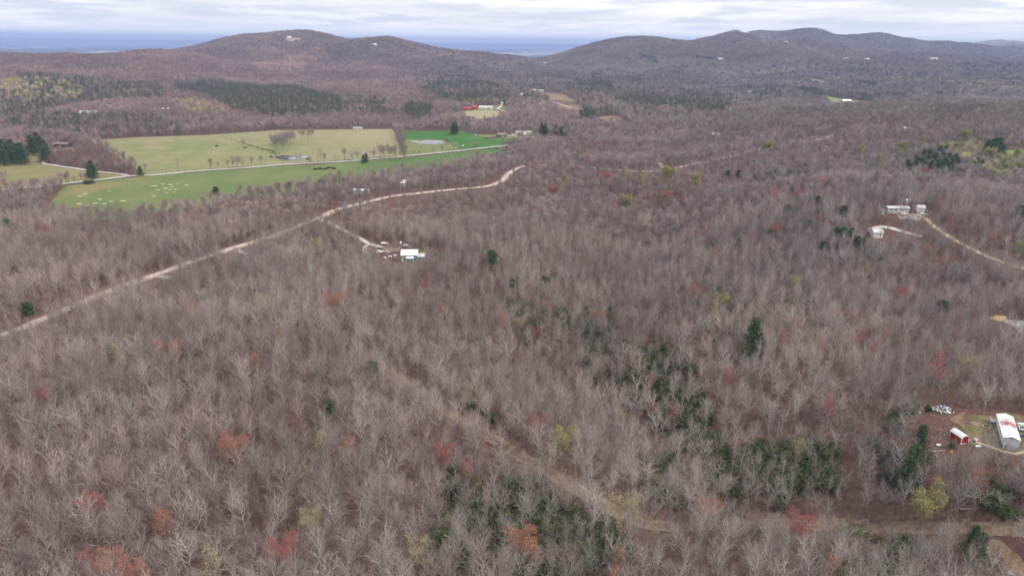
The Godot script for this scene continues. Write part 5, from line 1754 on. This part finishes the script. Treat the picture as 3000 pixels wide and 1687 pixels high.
	tube(v, Vector3(0.9, 1.2, 0), Vector3(2.1, 2.1, 0), 0.16, 0.13, 5)
	tube(v, Vector3(2.1, 2.1, 0), Vector3(2.7, 0.8, 0), 0.13, 0.1, 5)
	part("arm", v, M.orange_paint, o)
	bx("bucket", Vector3(2.5, 0.2, -0.4), Vector3(3.1, 0.8, 0.4), M.dark_metal, o, 0.12)
	for s in [-1.0, 1.0]:
		bx("track", Vector3(-1.4, 0, s * 0.75 - 0.22), Vector3(1.3, 0.6, s * 0.75 + 0.22), M.tyre, o, 0.1)
	# valley farms
	small_house("barn", "long low dark barn with pale roof edge behind the thicket", "barn", -507.8, 828.0, -8, 19.0, 8.0, 3.2, 1.6, M.dark_wall, M.brown_roof, "", 0)
	small_house("barn", "pale shed at the far treeline of the pasture", "barn", -213.5, 1017.0, 0, 12.0, 7.0, 3.0, 1.7, M.tan_wall, M.grey_roof, "", 2)
	o = small_house("house", "long white ranch house at the end of its lane", "house", 9.5, 991.0, -30, 13.0, 8.0, 2.8, 1.7, M.white_wall, M.grey_roof, "", 3)
	small_house("house", "white garage wing beside the ranch house", "garage", 20.5, 997.5, -30, 7.0, 7.0, 2.7, 1.6, M.white_wall, M.grey_roof, "", 2)
	small_house("barn", "low weathered dark barn by the garden plot", "barn", -15.5, 962.0, 12, 12.0, 8.5, 2.8, 2.3, M.dark_wall, M.brown_roof, "", 0)
	car("car", "white car parked beside the ranch house lane", -0.8, 981.2, 30, M.car_white)
	small_house("barn", "red barn with red metal roof at the head of the hay field", "barn", -83.0, 1352.0, -3, 16.0, 9.0, 3.4, 2.2, M.red_wall, M.red_roof, "", 3)
	small_house("barn", "taller red barn beside the long red one", "barn", -71.0, 1356.0, 10, 8.0, 8.0, 5.5, 3.0, M.red_wall, M.red_roof, "", 1)
	small_house("house", "white farmhouse on the green lawn right of the red barns", "house", -57.0, 1384.0, -6, 14.0, 9.0, 3.4, 2.2, M.white_wall, M.pale_roof)
	small_house("house", "white outbuilding joined beside the farmhouse", "outbuilding", -44.5, 1391.0, -10, 9.0, 7.0, 3.0, 1.8, M.white_wall, M.pale_roof, "", 2)
	small_house("shed", "little white shed beside the lone cedar on the farm lane", "shed", -22.5, 1497.0, 0, 5.5, 5.0, 2.8, 1.6, M.white_wall, M.pale_roof, "", 1)
	small_house("house", "white house on top of the brown cleared hill", "house", 45.9, 1816.0, -8, 15.0, 10.0, 3.6, 2.4, M.white_wall, M.pale_roof)
	small_house("house", "grey house with sheds right of the hilltop white house", "house", 63.5, 1795.0, 12, 12.0, 9.0, 3.2, 2.2, M.grey_wall, M.grey_roof)
	small_house("house", "white house beside the dark hilltop pines", "house", 18.6, 1758.0, 30, 8.0, 7.0, 3.2, 2.0, M.white_wall, M.pale_roof, "", 2)
	var far := [["white house alone among bare trees at the foot of the wooded slope", -270, 1322, 15, M.white_wall, M.pale_roof], ["long white building among red maples on the wooded slope", -663, 1164, 24, M.tan_wall, M.white_roof], ["white house amid pines on the wooded slope, left of a pair", -596, 1238, 12, M.white_wall, M.white_roof], ["white house amid pines on the wooded slope, right of a pair", -584, 1252, 13, M.tan_wall, M.white_roof], ["white-roofed barn standing at the far green meadow", 724, 1640, 19, M.tan_wall, M.white_roof], ["grey house in the woods short of the far meadow", 570, 1680, 14, M.grey_wall, M.pale_roof], ["second grey house in the woods short of the far meadow", 588, 1636, 15, M.grey_wall, M.white_roof], ["pale house in a clearing left of the far meadow", 581, 1858, 14, M.tan_wall, M.white_roof], ["grey roof among pines below the far ridge", -40, 2168, 18, M.grey_wall, M.pale_roof], ["pale roof on the open slope above the farm", -12, 1995, 18, M.grey_wall, M.white_roof], ["pale house below the right-hand mountain", 872, 3240, 24, M.white_wall, M.white_roof], ["white house on the plain before the mountains", 1432, 3305, 26, M.white_wall, M.white_roof], ["second white house on the plain before the mountains", 1511, 3285, 22, M.tan_wall, M.white_roof], ["large pale building on the plain before the mountains", 1904, 3485, 34, M.tan_wall, M.pale_roof], ["white house near the top of the big wooded hill", -981, 3352, 16, M.white_wall, M.white_roof], ["white house lower on the shoulder of the big wooded hill", -606, 3318, 20, M.white_wall, M.white_roof], ["white house on the crest of the wooded ridge", -1159, 2285, 22, M.white_wall, M.white_roof], ["pale roof in the gap between the two hills", 132, 3393, 18, M.tan_wall, M.white_roof], ["white house in woods behind the farm valley", -383, 2311, 16, M.white_wall, M.white_roof], ["white house high on the right-hand mountain", 1182, 3822, 26, M.white_wall, M.white_roof], ["pale-roofed house low on the right-hand mountain", 1241, 3537, 22, M.tan_wall, M.white_roof], ["white shed deep in the wood behind the valley pasture", -62, 1131, 8, M.white_wall, M.white_roof]]
	for f in far:
		var up := 4.0 if f[2] > 1100 else 0.0
		o = small_house("house", f[0], "house", f[1], f[2], rng.randf_range(-20, 20), f[3], f[3] * 0.6, 4.0 + up * 0.3, f[3] * 0.16, f[4], f[5], "houses scattered in the far woods", 3)
	for p in [["utility pole at the far edge of the green field", -133, 1005, 12.0, 0], ["utility pole between valley road and second pond", -92, 818, 11.0, 60], ["utility pole where green field meets the valley road", -30, 873, 11.0, 60], ["utility pole beside the ranch house lane", 44, 940, 11.0, 60], ["utility pole standing before the second pond", -102.5, 864, 10.0, 60], ["utility pole among the conifers at the lane junction", -374, 646, 12.0, 40]]:
		utility_pole(p[0], p[1], p[2], p[3], deg_to_rad(p[4]))
	for s in [["white hay bale on the green field by the valley road", -59, 865], ["white hay bale at the corner of the garden plot", -50, 972]]:
		o = thing("hay_bale", s[0], "hay bale", on(s[1], s[2]), 0.5, "white wrapped bales")
		v = PackedVector3Array()
		tube(v, Vector3(-0.8, 0.75, 0), Vector3(0.8, 0.75, 0), 0.75, 0.75, 12)
		for e in [-0.8, 0.8]:
			for k in 12:
				tri(v, Vector3(e, 0.75, 0), Vector3(e, 0.75 + 0.75 * sin(TAU * k / 12), 0.75 * cos(TAU * k / 12)), Vector3(e, 0.75 + 0.75 * sin(TAU * (k + 1) / 12), 0.75 * cos(TAU * (k + 1) / 12)))
		part("wrap", v, M.white_junk, o)

# ------------------------------------------------------------------ the forest
const TONES := [[1.0, 1.0, 1.0, "grey"], [1.32, 1.30, 1.30, "pale"], [0.78, 0.76, 0.76, "dark"], [1.0, 0.90, 0.86, "brownish"], [1.15, 1.17, 1.17, "silver-grey"]]
const FORMS := ["wide spreading", "tall straight", "forked", "crooked broad", "slender"]

func tint_at(x: float, d: float, tone: int) -> Color:
	var n := noise2.get_noise_2d(x * 2.0 + 70.0, d * 2.0)
	var b := 1.0 + n * 0.32
	if d > 1100.0:
		b *= 1.0 + 0.35 * noise.get_noise_2d(x * 0.22, d * 0.22)
	var warm := clampf(0.35 - x / 500.0 + noise.get_noise_2d(x, d) * 0.8, -0.5, 1.0) * 0.06
	var t: Array = TONES[tone]
	return Color(b * t[0] * (1.0 + warm), b * t[1] * (1.0 - warm * 0.3), b * t[2] * (1.0 - warm * 0.4))

func forest() -> void:
	var ever := Zones.new(EVER)
	var bud := Zones.new(BUD_AND_SUN)
	var pale := Zones.new(SUN_PALE)  # where sunlight is painted into the tree tints
	var laurel := Zones.new(LAUREL)
	# prototypes
	var form_of := [0, 1, 2, 3, 4, 0, 1, 2, 4, 0]
	var protos := []
	var raw := []
	for k in form_of.size():
		var t := bare_tree(form_of[k], 100 + k)
		raw.append(t)
		protos.append(soup([t[0], t[1], t[3]], [M.bark, M.twig, M.limb]))
	var mids := []
	for k in 6:
		var t := bare_tree(form_of[k], 200 + k, {"seg": [4, 2, 1], "sides": [4, 3, 3], "kids": [11, 7, 6, 0], "flat": 2, "fat": 2.0, "crook": [0.06, 0.24, 0.24], "angle": [1.0, 0.95, 1.0]})
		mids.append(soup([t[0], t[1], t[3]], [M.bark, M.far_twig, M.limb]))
	# round-headed ones: a stem, a few limbs and a dome of short twigs
	for k in 6:
		var rt := RandomNumberGenerator.new()
		rt.seed = 250 + k
		var stem := PackedVector3Array()
		var dome := PackedVector3Array()
		var top: float = rt.randf_range(12.0, 15.0)
		var wide: float = rt.randf_range(2.7, 3.9)
		tube(stem, Vector3(0, -0.5, 0), Vector3(0, top * 0.55, 0), 0.24, 0.14, 4)
		var mid := Vector3(rt.randf_range(-0.4, 0.4), top * 0.68, rt.randf_range(-0.4, 0.4))
		for j in 9:
			var a := TAU * j / 9.0 + rt.randf() * 0.5
			var e := mid + Vector3(cos(a) * wide * 0.8, rt.randf_range(0.0, 3.0), sin(a) * wide * 0.8)
			tube(stem, Vector3(0, top * rt.randf_range(0.3, 0.55), 0), e, 0.1, 0.03, 3)
		for j in 420:
			var u := Vector3(rt.randfn(), rt.randfn() * 0.9 + 0.35, rt.randfn()).normalized()
			var q := mid + u * Vector3(wide, top * 0.31, wide) * pow(rt.randf(), 0.4) * (0.85 + 0.25 * sin(u.x * 5.0 + k) * sin(u.z * 6.0 + k))
			var l := rt.randf_range(0.7, 1.6)
			var w := (u + Vector3(rt.randfn(), rt.randfn(), rt.randfn()) * 0.4).normalized()
			sliver(dome, q - w * l * 0.5, q + w * l * 0.5, 0.15, rt)
		mids.append(soup([stem, dome], [M.bark, M.far_twig]))
	var fars := []
	for k in 4:
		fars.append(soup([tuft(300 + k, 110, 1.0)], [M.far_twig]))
	var mounds := []
	for k in 4:
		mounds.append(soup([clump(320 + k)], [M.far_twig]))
	var saplings := []
	for k in 3:
		saplings.append(soup([shrub(400 + k, 5, 26)], [M.twig]))
	# the evergreens and coloured trees that can be told apart, one by one
	var named := special_trees()
	# bare trees: near ones in full, farther ones simpler
	var near := []
	var step := 5.4
	var j := 0
	var lists := []
	for k in protos.size():
		lists.append([[], PackedColorArray()])
	var mid_lists := []
	for k in mids.size():
		mid_lists.append([[], PackedColorArray()])
	var r := RandomNumberGenerator.new()
	r.seed = 77
	var cones := []
	for k in 3:
		var t := conifer("c" if k < 2 else "t", 500 + k, 260)
		cones.append(soup([t[0], t[1]], [M.bark, M.needle]))
	var cone_lists := []
	for k in 3:
		cone_lists.append([[], PackedColorArray()])
	var d := 84.0
	while d < 1150.0:
		step = 4.2 if d < 460.0 else 5.4
		var half := d * 0.80 + 30.0
		var x := -half
		while x < half:
			var px := x + r.randf_range(-0.46, 0.46) * step
			var pd := d + r.randf_range(-0.46, 0.46) * step
			x += step
			if cleared(px, pd):
				continue
			var sc := (0.44 + 0.52 * pow(r.randf(), 0.7)) * (1.0 + 0.18 * noise2.get_noise_2d(px, pd))
			var edge := mask_at(px, pd)
			if d < 460.0 and r.randf() < 0.15 * minf(laurel.at(px, pd), 1.0):
				continue
			if edge == 2:
				sc *= 0.62
			var e := ever.at(px, pd)
			if r.randf() < e:
				var k := r.randi() % 3
				var s := r.randf_range(1.1, 1.6)
				cone_lists[k][0].append(place(px, pd, r.randf() * TAU, s * 1.15, s))
				var b := r.randf_range(0.7, 1.15)
				cone_lists[k][1].append(Color(b, b, b))
				continue
			var tone: int = [0, 0, 0, 1, 1, 2, 2, 3, 3, 4][r.randi() % 10]
			var turn := r.randf() * TAU
			var lean := r.randfn() * 0.05
			if d < 460.0:
				var k := r.randi() % protos.size()
				if px > 20.0 and pd < 260.0 and r.randf() < 0.4:
					tone = [1, 4][r.randi() % 2]
				if edge == 3:
					tone = [1, 1, 4][r.randi() % 3]
				var z := in_frame(px, hgt(px, pd) + 8.0, pd)
				if z > 0.0:
					near.append([z, px, pd, k, tone, turn, sc, lean])
				else:
					lists[k][0].append(place(px, pd, turn, sc, sc * r.randf_range(0.9, 1.1), lean))
					lists[k][1].append(tint_at(px, pd, tone))
			else:
				var k := r.randi() % mids.size()
				if r.randf() < 0.4:
					k = 6 + k % 6
				var c := tint_at(px, pd, tone)
				if r.randf() < bud.at(px, pd):
					c = Color(c.r * 1.5, c.g * 1.7, c.b * 0.85)
				elif r.randf() < pale.at(px, pd):
					c = c * 1.25
				mid_lists[k][0].append(place(px, pd, turn, sc, sc, lean))
				mid_lists[k][1].append(c)
		d += step
	near.sort_custom(func(a, b): return a[0] < b[0])
	var labels := []
	var single := {}
	for i in near.size():
		var t: Array = near[i]
		if i >= 300:
			lists[t[3]][0].append(place(t[1], t[2], t[5], t[6], t[6], t[7]))
			lists[t[3]][1].append(tint_at(t[1], t[2], t[4]))
			continue
		var key := "%d_%d" % [t[3], t[4]]
		var o: Node3D
		if single.has(key):
			o = single[key].duplicate()
			o.name = numbered("bare_tree")
			add_child(o)
		else:
			o = Node3D.new()
			o.name = numbered("bare_tree")
			add_child(o)
			part_mesh("trunk", soup([raw[t[3]][0], raw[t[3]][3]], [toned(M.bark, t[4]), toned(M.limb, t[4])]), o)
			part_mesh("crown", soup([raw[t[3]][1]], [toned(M.twig, t[4])]), o)
			single[key] = o
		o.transform = place(t[1], t[2], t[5], t[6], t[6], t[7])
		tag(o, "", "tree", "bare trees nearest the bottom of the view")
		labels.append([o, "%s %s%s bare tree" % [TONES[t[4]][3], "small " if t[6] < 0.6 else ("big " if t[6] > 0.87 else ""), FORMS[form_of[t[3]]]], t[1], t[2]])
	label_all(labels)
	var wood := Node3D.new()
	wood.name = "woodland"
	add_child(wood)
	tag(wood, "the bare grey-brown forest beyond the nearest trees", "woodland", "", "stuff")
	for k in protos.size():
		scatter("bare_tree", protos[k], lists[k][0], lists[k][1], wood)
	for k in mids.size():
		scatter("bare_tree", mids[k], mid_lists[k][0], mid_lists[k][1], wood)
	# middle distance
	var fl := []
	var ml := []
	for k in 4:
		fl.append([[], PackedColorArray()])
		ml.append([[], PackedColorArray()])
	d = 1150.0
	while d < 2700.0:
		var half := d * 0.80 + 30.0
		var x := -half
		while x < half:
			var px := x + r.randf_range(-0.5, 0.5) * 7.0
			var pd := d + r.randf_range(-0.5, 0.5) * 7.0
			x += 7.0
			if cleared(px, pd) or open_far(px, pd):
				continue
			if r.randf() < ever.at(px, pd):
				var k := r.randi() % 3
				var s := r.randf_range(1.1, 1.7)
				cone_lists[k][0].append(place(px, pd, r.randf() * TAU, s * 1.2, s))
				var b := r.randf_range(0.7, 1.2)
				cone_lists[k][1].append(Color(b, b, b))
				continue
			var k := r.randi() % 4
			var s := r.randf_range(0.65, 1.08)
			var c := tint_at(px, pd, [0, 0, 1, 2, 3][r.randi() % 5])
			if r.randf() < bud.at(px, pd):
				c = Color(c.r * 1.5, c.g * 1.72, c.b * 0.95)  # yellow-green buds, brightened to paint in sun on the far left
			elif r.randf() < pale.at(px, pd):
				c = Color(c.r * 1.4, c.g * 1.32, c.b * 1.15)  # sunlit patch painted as a warmer, paler tint
			elif r.randf() < 0.02:
				c = Color(1.35, 0.62, 0.5)
			fl[k][0].append(place(px, pd, r.randf() * TAU, s, s))
			fl[k][1].append(c)
		d += 7.0
	while d < 8200.0:
		var st := 15.0 if d < 4200.0 else 24.0
		var half := d * 0.78
		var x := -half
		while x < half:
			var px := x + r.randf_range(-0.5, 0.5) * st
			var pd := d + r.randf_range(-0.5, 0.5) * st
			x += st
			if open_far(px, pd) or hgt(px, pd) < -60.0:
				continue
			var k := r.randi() % 4
			var s := r.randf_range(0.8, 1.25) * st / 15.0
			var c := tint_at(px, pd, [0, 0, 3, 0][r.randi() % 4])
			var e := ever.at(px, pd)
			if r.randf() < maxf(e, 0.015):
				c = Color(0.26, 0.36, 0.26)
			elif r.randf() < pale.at(px, pd):
				c = Color(c.r * 1.4, c.g * 1.3, c.b * 1.12)  # sunlight on the hills put into the tint
			elif r.randf() < bud.at(px, pd) + 0.02:
				c = Color(c.r * 1.1, c.g * 1.35, c.b * 0.8)
			ml[k][0].append(place(px, pd, r.randf() * TAU, s, minf(s, 1.2)))
			ml[k][1].append(c)
		d += st
	var farw := Node3D.new()
	farw.name = "woodland"
	farw.name = numbered("far_woodland")
	add_child(farw)
	tag(farw, "the distant purple-grey forest covering valley slopes and hills", "woodland", "", "stuff")
	for k in 4:
		scatter("bare_tree", fars[k], fl[k][0], fl[k][1], farw)
		scatter("tree_clump", mounds[k], ml[k][0], ml[k][1], farw)
	var pw := Node3D.new()
	pw.name = numbered("pine_woodland")
	add_child(pw)
	tag(pw, "dark pine stands mixed into the bare forest across the valley", "woodland", "", "stuff")
	for k in 3:
		scatter("pine_tree", cones[k], cone_lists[k][0], cone_lists[k][1], pw)
	undergrowth(laurel, saplings, r)

func toned(m: StandardMaterial3D, tone: int) -> StandardMaterial3D:
	var key := m.resource_name + str(tone)
	if not M.has(key):
		var c := m.albedo_color.srgb_to_linear()
		M[key] = m.duplicate()
		M[key].albedo_color = Color(c.r * TONES[tone][0], c.g * TONES[tone][1], c.b * TONES[tone][2]).linear_to_srgb()
	return M[key]

func open_far(x: float, d: float) -> bool:
	for p in far_open:
		if p[1].has_point(Vector2(x, d)) and Geometry2D.is_point_in_polygon(Vector2(x, d), p[0]):
			return true
	return false

var far_open := []

func tuft(seed_: int, n: int, fat: float) -> PackedVector3Array:
	# a whole bare tree in a hundred strokes
	var r := RandomNumberGenerator.new()
	r.seed = seed_
	var v := PackedVector3Array()
	var top := r.randf_range(12.0, 15.0)
	tube(v, Vector3(0, -0.5, 0), Vector3(0, top * 0.8, 0), 0.28, 0.1, 3)
	var mid := Vector3(0, top * 0.62, 0)
	for k in n:
		var u := Vector3(r.randfn(), r.randfn() * 0.9 + 0.25, r.randfn()).normalized()
		var q := mid + u * Vector3(3.6, top * 0.36, 3.6) * pow(r.randf(), 0.45)
		var l := r.randf_range(1.0, 2.2)
		sliver(v, q - u * l * 0.6, q + (u + Vector3(0, 0.25, 0)) * l * 0.6, 0.34 * fat, r)
	return v

func clump(seed_: int) -> PackedVector3Array:
	# some fifteen metres of far canopy
	var r := RandomNumberGenerator.new()
	r.seed = seed_
	var v := PackedVector3Array()
	for t in 4:
		var c := Vector3(r.randf_range(-6, 6), 0, r.randf_range(-6, 6))
		var top := r.randf_range(9.0, 14.0)
		for k in 20:
			var a := r.randf() * TAU
			var p := c + Vector3(cos(a), 0, sin(a)) * r.randf_range(0.0, 2.0) + Vector3(0, r.randf_range(0.0, 0.75) * top, 0)
			var l := r.randf_range(2.5, 5.0)
			sliver(v, p, p + Vector3(cos(a) * l * 0.6, l * 0.75, sin(a) * l * 0.6), 1.1, r)
	return v

func shrub(seed_: int, stems: int, n: int) -> PackedVector3Array:
	var r := RandomNumberGenerator.new()
	r.seed = seed_
	var v := PackedVector3Array()
	for s in stems:
		var a := r.randf() * TAU
		var e := Vector3(cos(a) * r.randf_range(0.3, 1.4), r.randf_range(2.5, 4.5), sin(a) * r.randf_range(0.3, 1.4))
		tube(v, Vector3(0, -0.2, 0), e, 0.045, 0.012, 3)
		for k in n:
			var p := e * r.randf_range(0.25, 1.0)
			sliver(v, p, p + Vector3(r.randfn() * 0.6, r.randf_range(0.2, 0.9), r.randfn() * 0.6), 0.035, r)
	return v

func special_trees() -> Array:
	var made := []
	var heads := {"r": "red budding maple", "o": "orange budding maple", "p": "faint pink budding maple", "y": "yellow-green leafing tree", "t": "tan-budding tree"}
	var cols := {"r": Color(0.30, 0.088, 0.078), "o": Color(0.34, 0.135, 0.08), "p": Color(0.38, 0.19, 0.16), "y": Color(0.28, 0.265, 0.10), "t": Color(0.33, 0.28, 0.15)}
	var words := {"r": "budding maples in red flower", "o": "budding maples in orange", "p": "faintly pink maples", "y": "trees leafing out yellow-green", "t": "trees with tan buds"}
	var proto := {}
	var labels := []
	for kind in SPECIAL:
		mat("bud_" + kind, cols[kind], 0.85)
		var list: Array = SPECIAL[kind]
		for i in range(0, list.size(), 2):
			var x: float = list[i]
			var d: float = list[i + 1]
			var v := (i / 2) % 3
			var key: String = kind + str(v) + ("far" if d > 550.0 else "")
			var o: Node3D
			if proto.has(key):
				o = proto[key].duplicate()
				o.name = numbered("budding_tree")
				add_child(o)
			else:
				var t := bare_tree([0, 2, 4][v], 600 + v, {"h": [12.0, 12.5, 13.0][v], "r": 0.15, "len": [[3.6, 2.0, 1.2], [3.0, 1.8, 1.2], [3.0, 1.7, 1.1]][v], "kids": [11, 6, 7, 3], "leaders": [1, 3, 1][v]})
				o = Node3D.new()
				o.name = numbered("budding_tree")
				add_child(o)
				part_mesh("trunk", soup([t[0], t[3]], [toned(M.bark, 0), toned(M.limb, 0)]), o)
				part_mesh("crown", soup([t[1]], [toned(M.twig, 0)]), o)
				var share: float = {"r": 0.6, "o": 0.6, "p": 0.35, "y": 0.6, "t": 0.5}[kind]
				part("foliage", buds(t[2], share, (0.30 if kind == "y" else 0.24) * ((1.8 if kind == "y" else 1.25) if d > 550.0 else 1.0), 650 + v), M["bud_" + kind], o)
				proto[key] = o
			var s: float = rng.randf_range(0.62, 0.95)
			if d > 550.0:
				s *= 1.45 if kind == "y" else 1.05
			if absf(x - 146.0) < 6.0 and absf(d - 218.0) < 10.0:
				s = 1.3   # the big one over the debris
			o.transform = place(x, d, rng.randf() * TAU, s, s, rng.randfn() * 0.04)
			tag(o, "", "tree", words[kind])
			labels.append([o, ("big " if s > 0.9 else ("small " if s < 0.72 else "")) + heads[kind], x, d])
			stamp(x, d, 2.4)
	# evergreens
	var pp := {}
	for i in PINES.size():
		var t: Array = PINES[i]
		var key: String = t[3] + str(i % 2)
		var nm: String = {"c": "conifer", "t": "pine_tree", "b": "evergreen_bush"}[t[3]]
		var o: Node3D
		if pp.has(key):
			o = pp[key].duplicate()
			o.name = numbered(nm)
			add_child(o)
		else:
			var g := conifer(t[3], 700 + i % 2, 2600 if t[3] != "b" else 1500)
			o = Node3D.new()
			o.name = numbered(nm)
			add_child(o)
			part("trunk", g[0], toned(M.bark, 2), o)
			part("foliage" if t[3] == "b" else "crown", g[1], toned(M.laurel, 0) if t[3] == "b" else toned(M.needle, 0), o)
			pp[key] = o
		var s: float = t[2] / 10.0
		var widen := 1.0
		var high := 1.0
		if t[3] == "c" and t[1] > 500.0:
			widen = 1.4
		elif t[3] == "b" and t[1] > 500.0:
			widen = 1.4
			high = 0.65
		o.transform = place(t[0], t[1], rng.randf() * TAU, s * widen * rng.randf_range(0.9, 1.15), s * high * rng.randf_range(0.92, 1.08), rng.randfn() * 0.03)
		tag(o, "", "bush" if t[3] == "b" else "tree", {"c": "cone-shaped dark conifers", "t": "tall pines with bare stems", "b": "dark evergreen bushes"}[t[3]])
		labels.append([o, {"c": "dark cone-shaped conifer", "t": "tall bare-stemmed pine", "b": "low dark evergreen bush"}[t[3]], t[0], t[1]])
		stamp(t[0], t[1], 2.2 if t[3] == "b" else 3.0)
	label_all(labels)
	# bare trees standing alone in the fields
	var lp := []
	for k in 3:
		var t := bare_tree([0, 2, 4][k], 800 + k, {"seg": [4, 2, 2], "sides": [5, 3, 3], "kids": [11, 7, 6, 2], "fat": 3.0, "start": [0.28, 0.2, 0.1]})
		lp.append([soup([t[0], t[3]], [toned(M.bark, 0), toned(M.limb, 0)]), soup([t[1]], [toned(M.twig, 2)])])
	labels = []
	for i in LONE.size():
		var t: Array = LONE[i]
		var o := Node3D.new()
		o.name = numbered("field_tree")
		add_child(o)
		part_mesh("trunk", lp[i % 3][0], o)
		part_mesh("crown", lp[i % 3][1], o)
		var s: float = t[2] / 15.5
		o.transform = place(t[0], t[1], rng.randf() * TAU, s * (1.35 if i < 8 else 1.2), s * 1.3)
		tag(o, "", "tree", "bare trees standing in the valley fields")
		labels.append([o, ["wide round-headed", "forked", "slender"][i % 3] + " bare field tree", t[0], t[1]])
	label_all(labels)
	return made

func undergrowth(laurel: Zones, saplings: Array, r: RandomNumberGenerator) -> void:
	var o := Node3D.new()
	o.name = numbered("undergrowth")
	add_child(o)
	tag(o, "thin bare saplings and brush under the forest trees", "undergrowth", "", "stuff")
	var sl := [[[], PackedColorArray()], [[], PackedColorArray()], [[], PackedColorArray()]]
	var rl := [[], PackedColorArray()]
	var d := 90.0
	while d < 460.0:
		var half := d * 0.8 + 20.0
		var x := -half
		while x < half:
			var px := x + r.randf_range(-1.5, 1.5)
			var pd := d + r.randf_range(-1.5, 1.5)
			x += 3.2
			if cleared(px, pd):
				continue
			var k := r.randi() % 3
			var s := r.randf_range(0.6, 1.7)
			sl[k][0].append(place(px, pd, r.randf() * TAU, s, s))
			sl[k][1].append(tint_at(px, pd, [0, 1, 3, 3][r.randi() % 4]))
			if noise.get_noise_2d(px * 4.0, pd * 4.0) > 0.18 and r.randf() < 0.35:
				rl[0].append(place(px + 1.0, pd, r.randf() * TAU, 0.28, r.randf_range(0.2, 0.34)))
				var b := r.randf_range(0.75, 1.2)
				rl[1].append(Color(b, b * r.randf_range(0.75, 1.1), b))
		d += 3.2
	# scrub triangle in the valley
	var th := poly(THICKET)
	var tb := bounds(th)
	var n := int(tb.size.x * tb.size.y / 16.0)
	for i in n:
		var q := tb.position + Vector2(r.randf(), r.randf()) * tb.size
		if Geometry2D.is_point_in_polygon(q, th):
			var k := r.randi() % 3
			var s := r.randf_range(1.3, 2.2)
			sl[k][0].append(place(q.x, q.y, r.randf() * TAU, s * 1.3, s))
			var c := tint_at(q.x, q.y, [0, 3, 2, 3][r.randi() % 4])
			if r.randf() < 0.12:
				c = Color(1.1, 0.5, 0.45)
			sl[k][1].append(c)
	# evergreen laurel
	var lo := Node3D.new()
	lo.name = numbered("laurel_thicket")
	add_child(lo)
	tag(lo, "dark green laurel thicket under the pale bare trees", "laurel thicket", "", "stuff")
	var bush := []
	for k in 3:
		bush.append(soup([conifer("b", 920 + k, 420)[1]], [M.laurel]))
	var ll := [[[], PackedColorArray()], [[], PackedColorArray()], [[], PackedColorArray()]]
	for z in laurel.list:
		var b: Rect2 = z[2]
		var m := int(b.size.x * b.size.y / 4.0 * z[0])
		for i in m:
			var q := b.position + Vector2(r.randf(), r.randf()) * b.size
			if Geometry2D.is_point_in_polygon(q, z[1]) and noise.get_noise_2d(q.x * 5.0, q.y * 5.0) > -0.18 and not cleared(q.x, q.y):
				var k := r.randi() % 3
				var s := r.randf_range(0.26, 0.7)
				ll[k][0].append(place(q.x, q.y, r.randf() * TAU, s * 1.15, s))
				var t := r.randf_range(0.6, 1.3)
				ll[k][1].append(Color(t * r.randf_range(0.85, 1.3), t, t))
	var tk := Curve2D.new()
	for q in poly(ROADS["brushy_track"][1]):
		tk.add_point(q)
	for i in 700:
		var q := tk.sample_baked(tk.get_baked_length() * r.randf())
		var px := q.x + r.randfn() * 3.0
		var pd := q.y + r.randfn() * 3.5
		var k := r.randi() % 3
		if i % 3 == 0:
			rl[0].append(place(px, pd, r.randf() * TAU, 0.2, r.randf_range(0.1, 0.22)))
			rl[1].append(Color(r.randf_range(0.8, 1.2), r.randf_range(1.0, 1.5), 1.2))
		else:
			var s := r.randf_range(0.35, 0.8)
			sl[k][0].append(place(px, pd, r.randf() * TAU, s * 1.3, s))
			sl[k][1].append(Color(1.35, 1.15, 1.0))
	# weeds and low shrubs along both edges of the valley road
	var vr := Curve2D.new()
	for q in poly(ROADS["valley_road"][1]):
		vr.add_point(q)
	for i in 130:
		var q := vr.sample_baked(vr.get_baked_length() * r.randf())
		var off := q.normalized() * (4.0 + r.randf() * 1.5) * (1.0 if r.randf() < 0.6 else -1.0)
		var k := r.randi() % 3
		ll[k][0].append(place(q.x + off.x, q.y + off.y, r.randf() * TAU, r.randf_range(0.06, 0.16), r.randf_range(0.05, 0.16)))
		ll[k][1].append(Color(r.randf_range(0.9, 2.2), r.randf_range(0.7, 1.2), 1.2))
	# a dark brushy line along the stream in the pasture, and along the roads
	var st := Curve2D.new()
	for q in poly(STREAM):
		st.add_point(q)
	for i in 1:
		for k in 70:
			var f := sqrt(r.randf())
			var q := st.sample_baked(st.get_baked_length() * f)
			var px := q.x + r.randfn() * (0.6 + 2.0 * f * f)
			var pd := q.y + r.randfn() * (0.6 + 2.0 * f * f)
			ll[0][0].append(place(px, pd, r.randf() * TAU, 0.16 + 0.12 * f, 0.08 + 0.12 * f))
			ll[0][1].append(Color(2.8, 1.9, 2.4))
	for k in 3:
		scatter("laurel_bush", bush[k], ll[k][0], ll[k][1], lo)
	for k in 3:
		scatter("sapling", saplings[k], sl[k][0], sl[k][1], o)
	var rust := conifer("b", 910, 90)
	var ro := scatter("leafy_sapling", soup([rust[1]], [M.rust_leaf]), rl[0], rl[1], o)
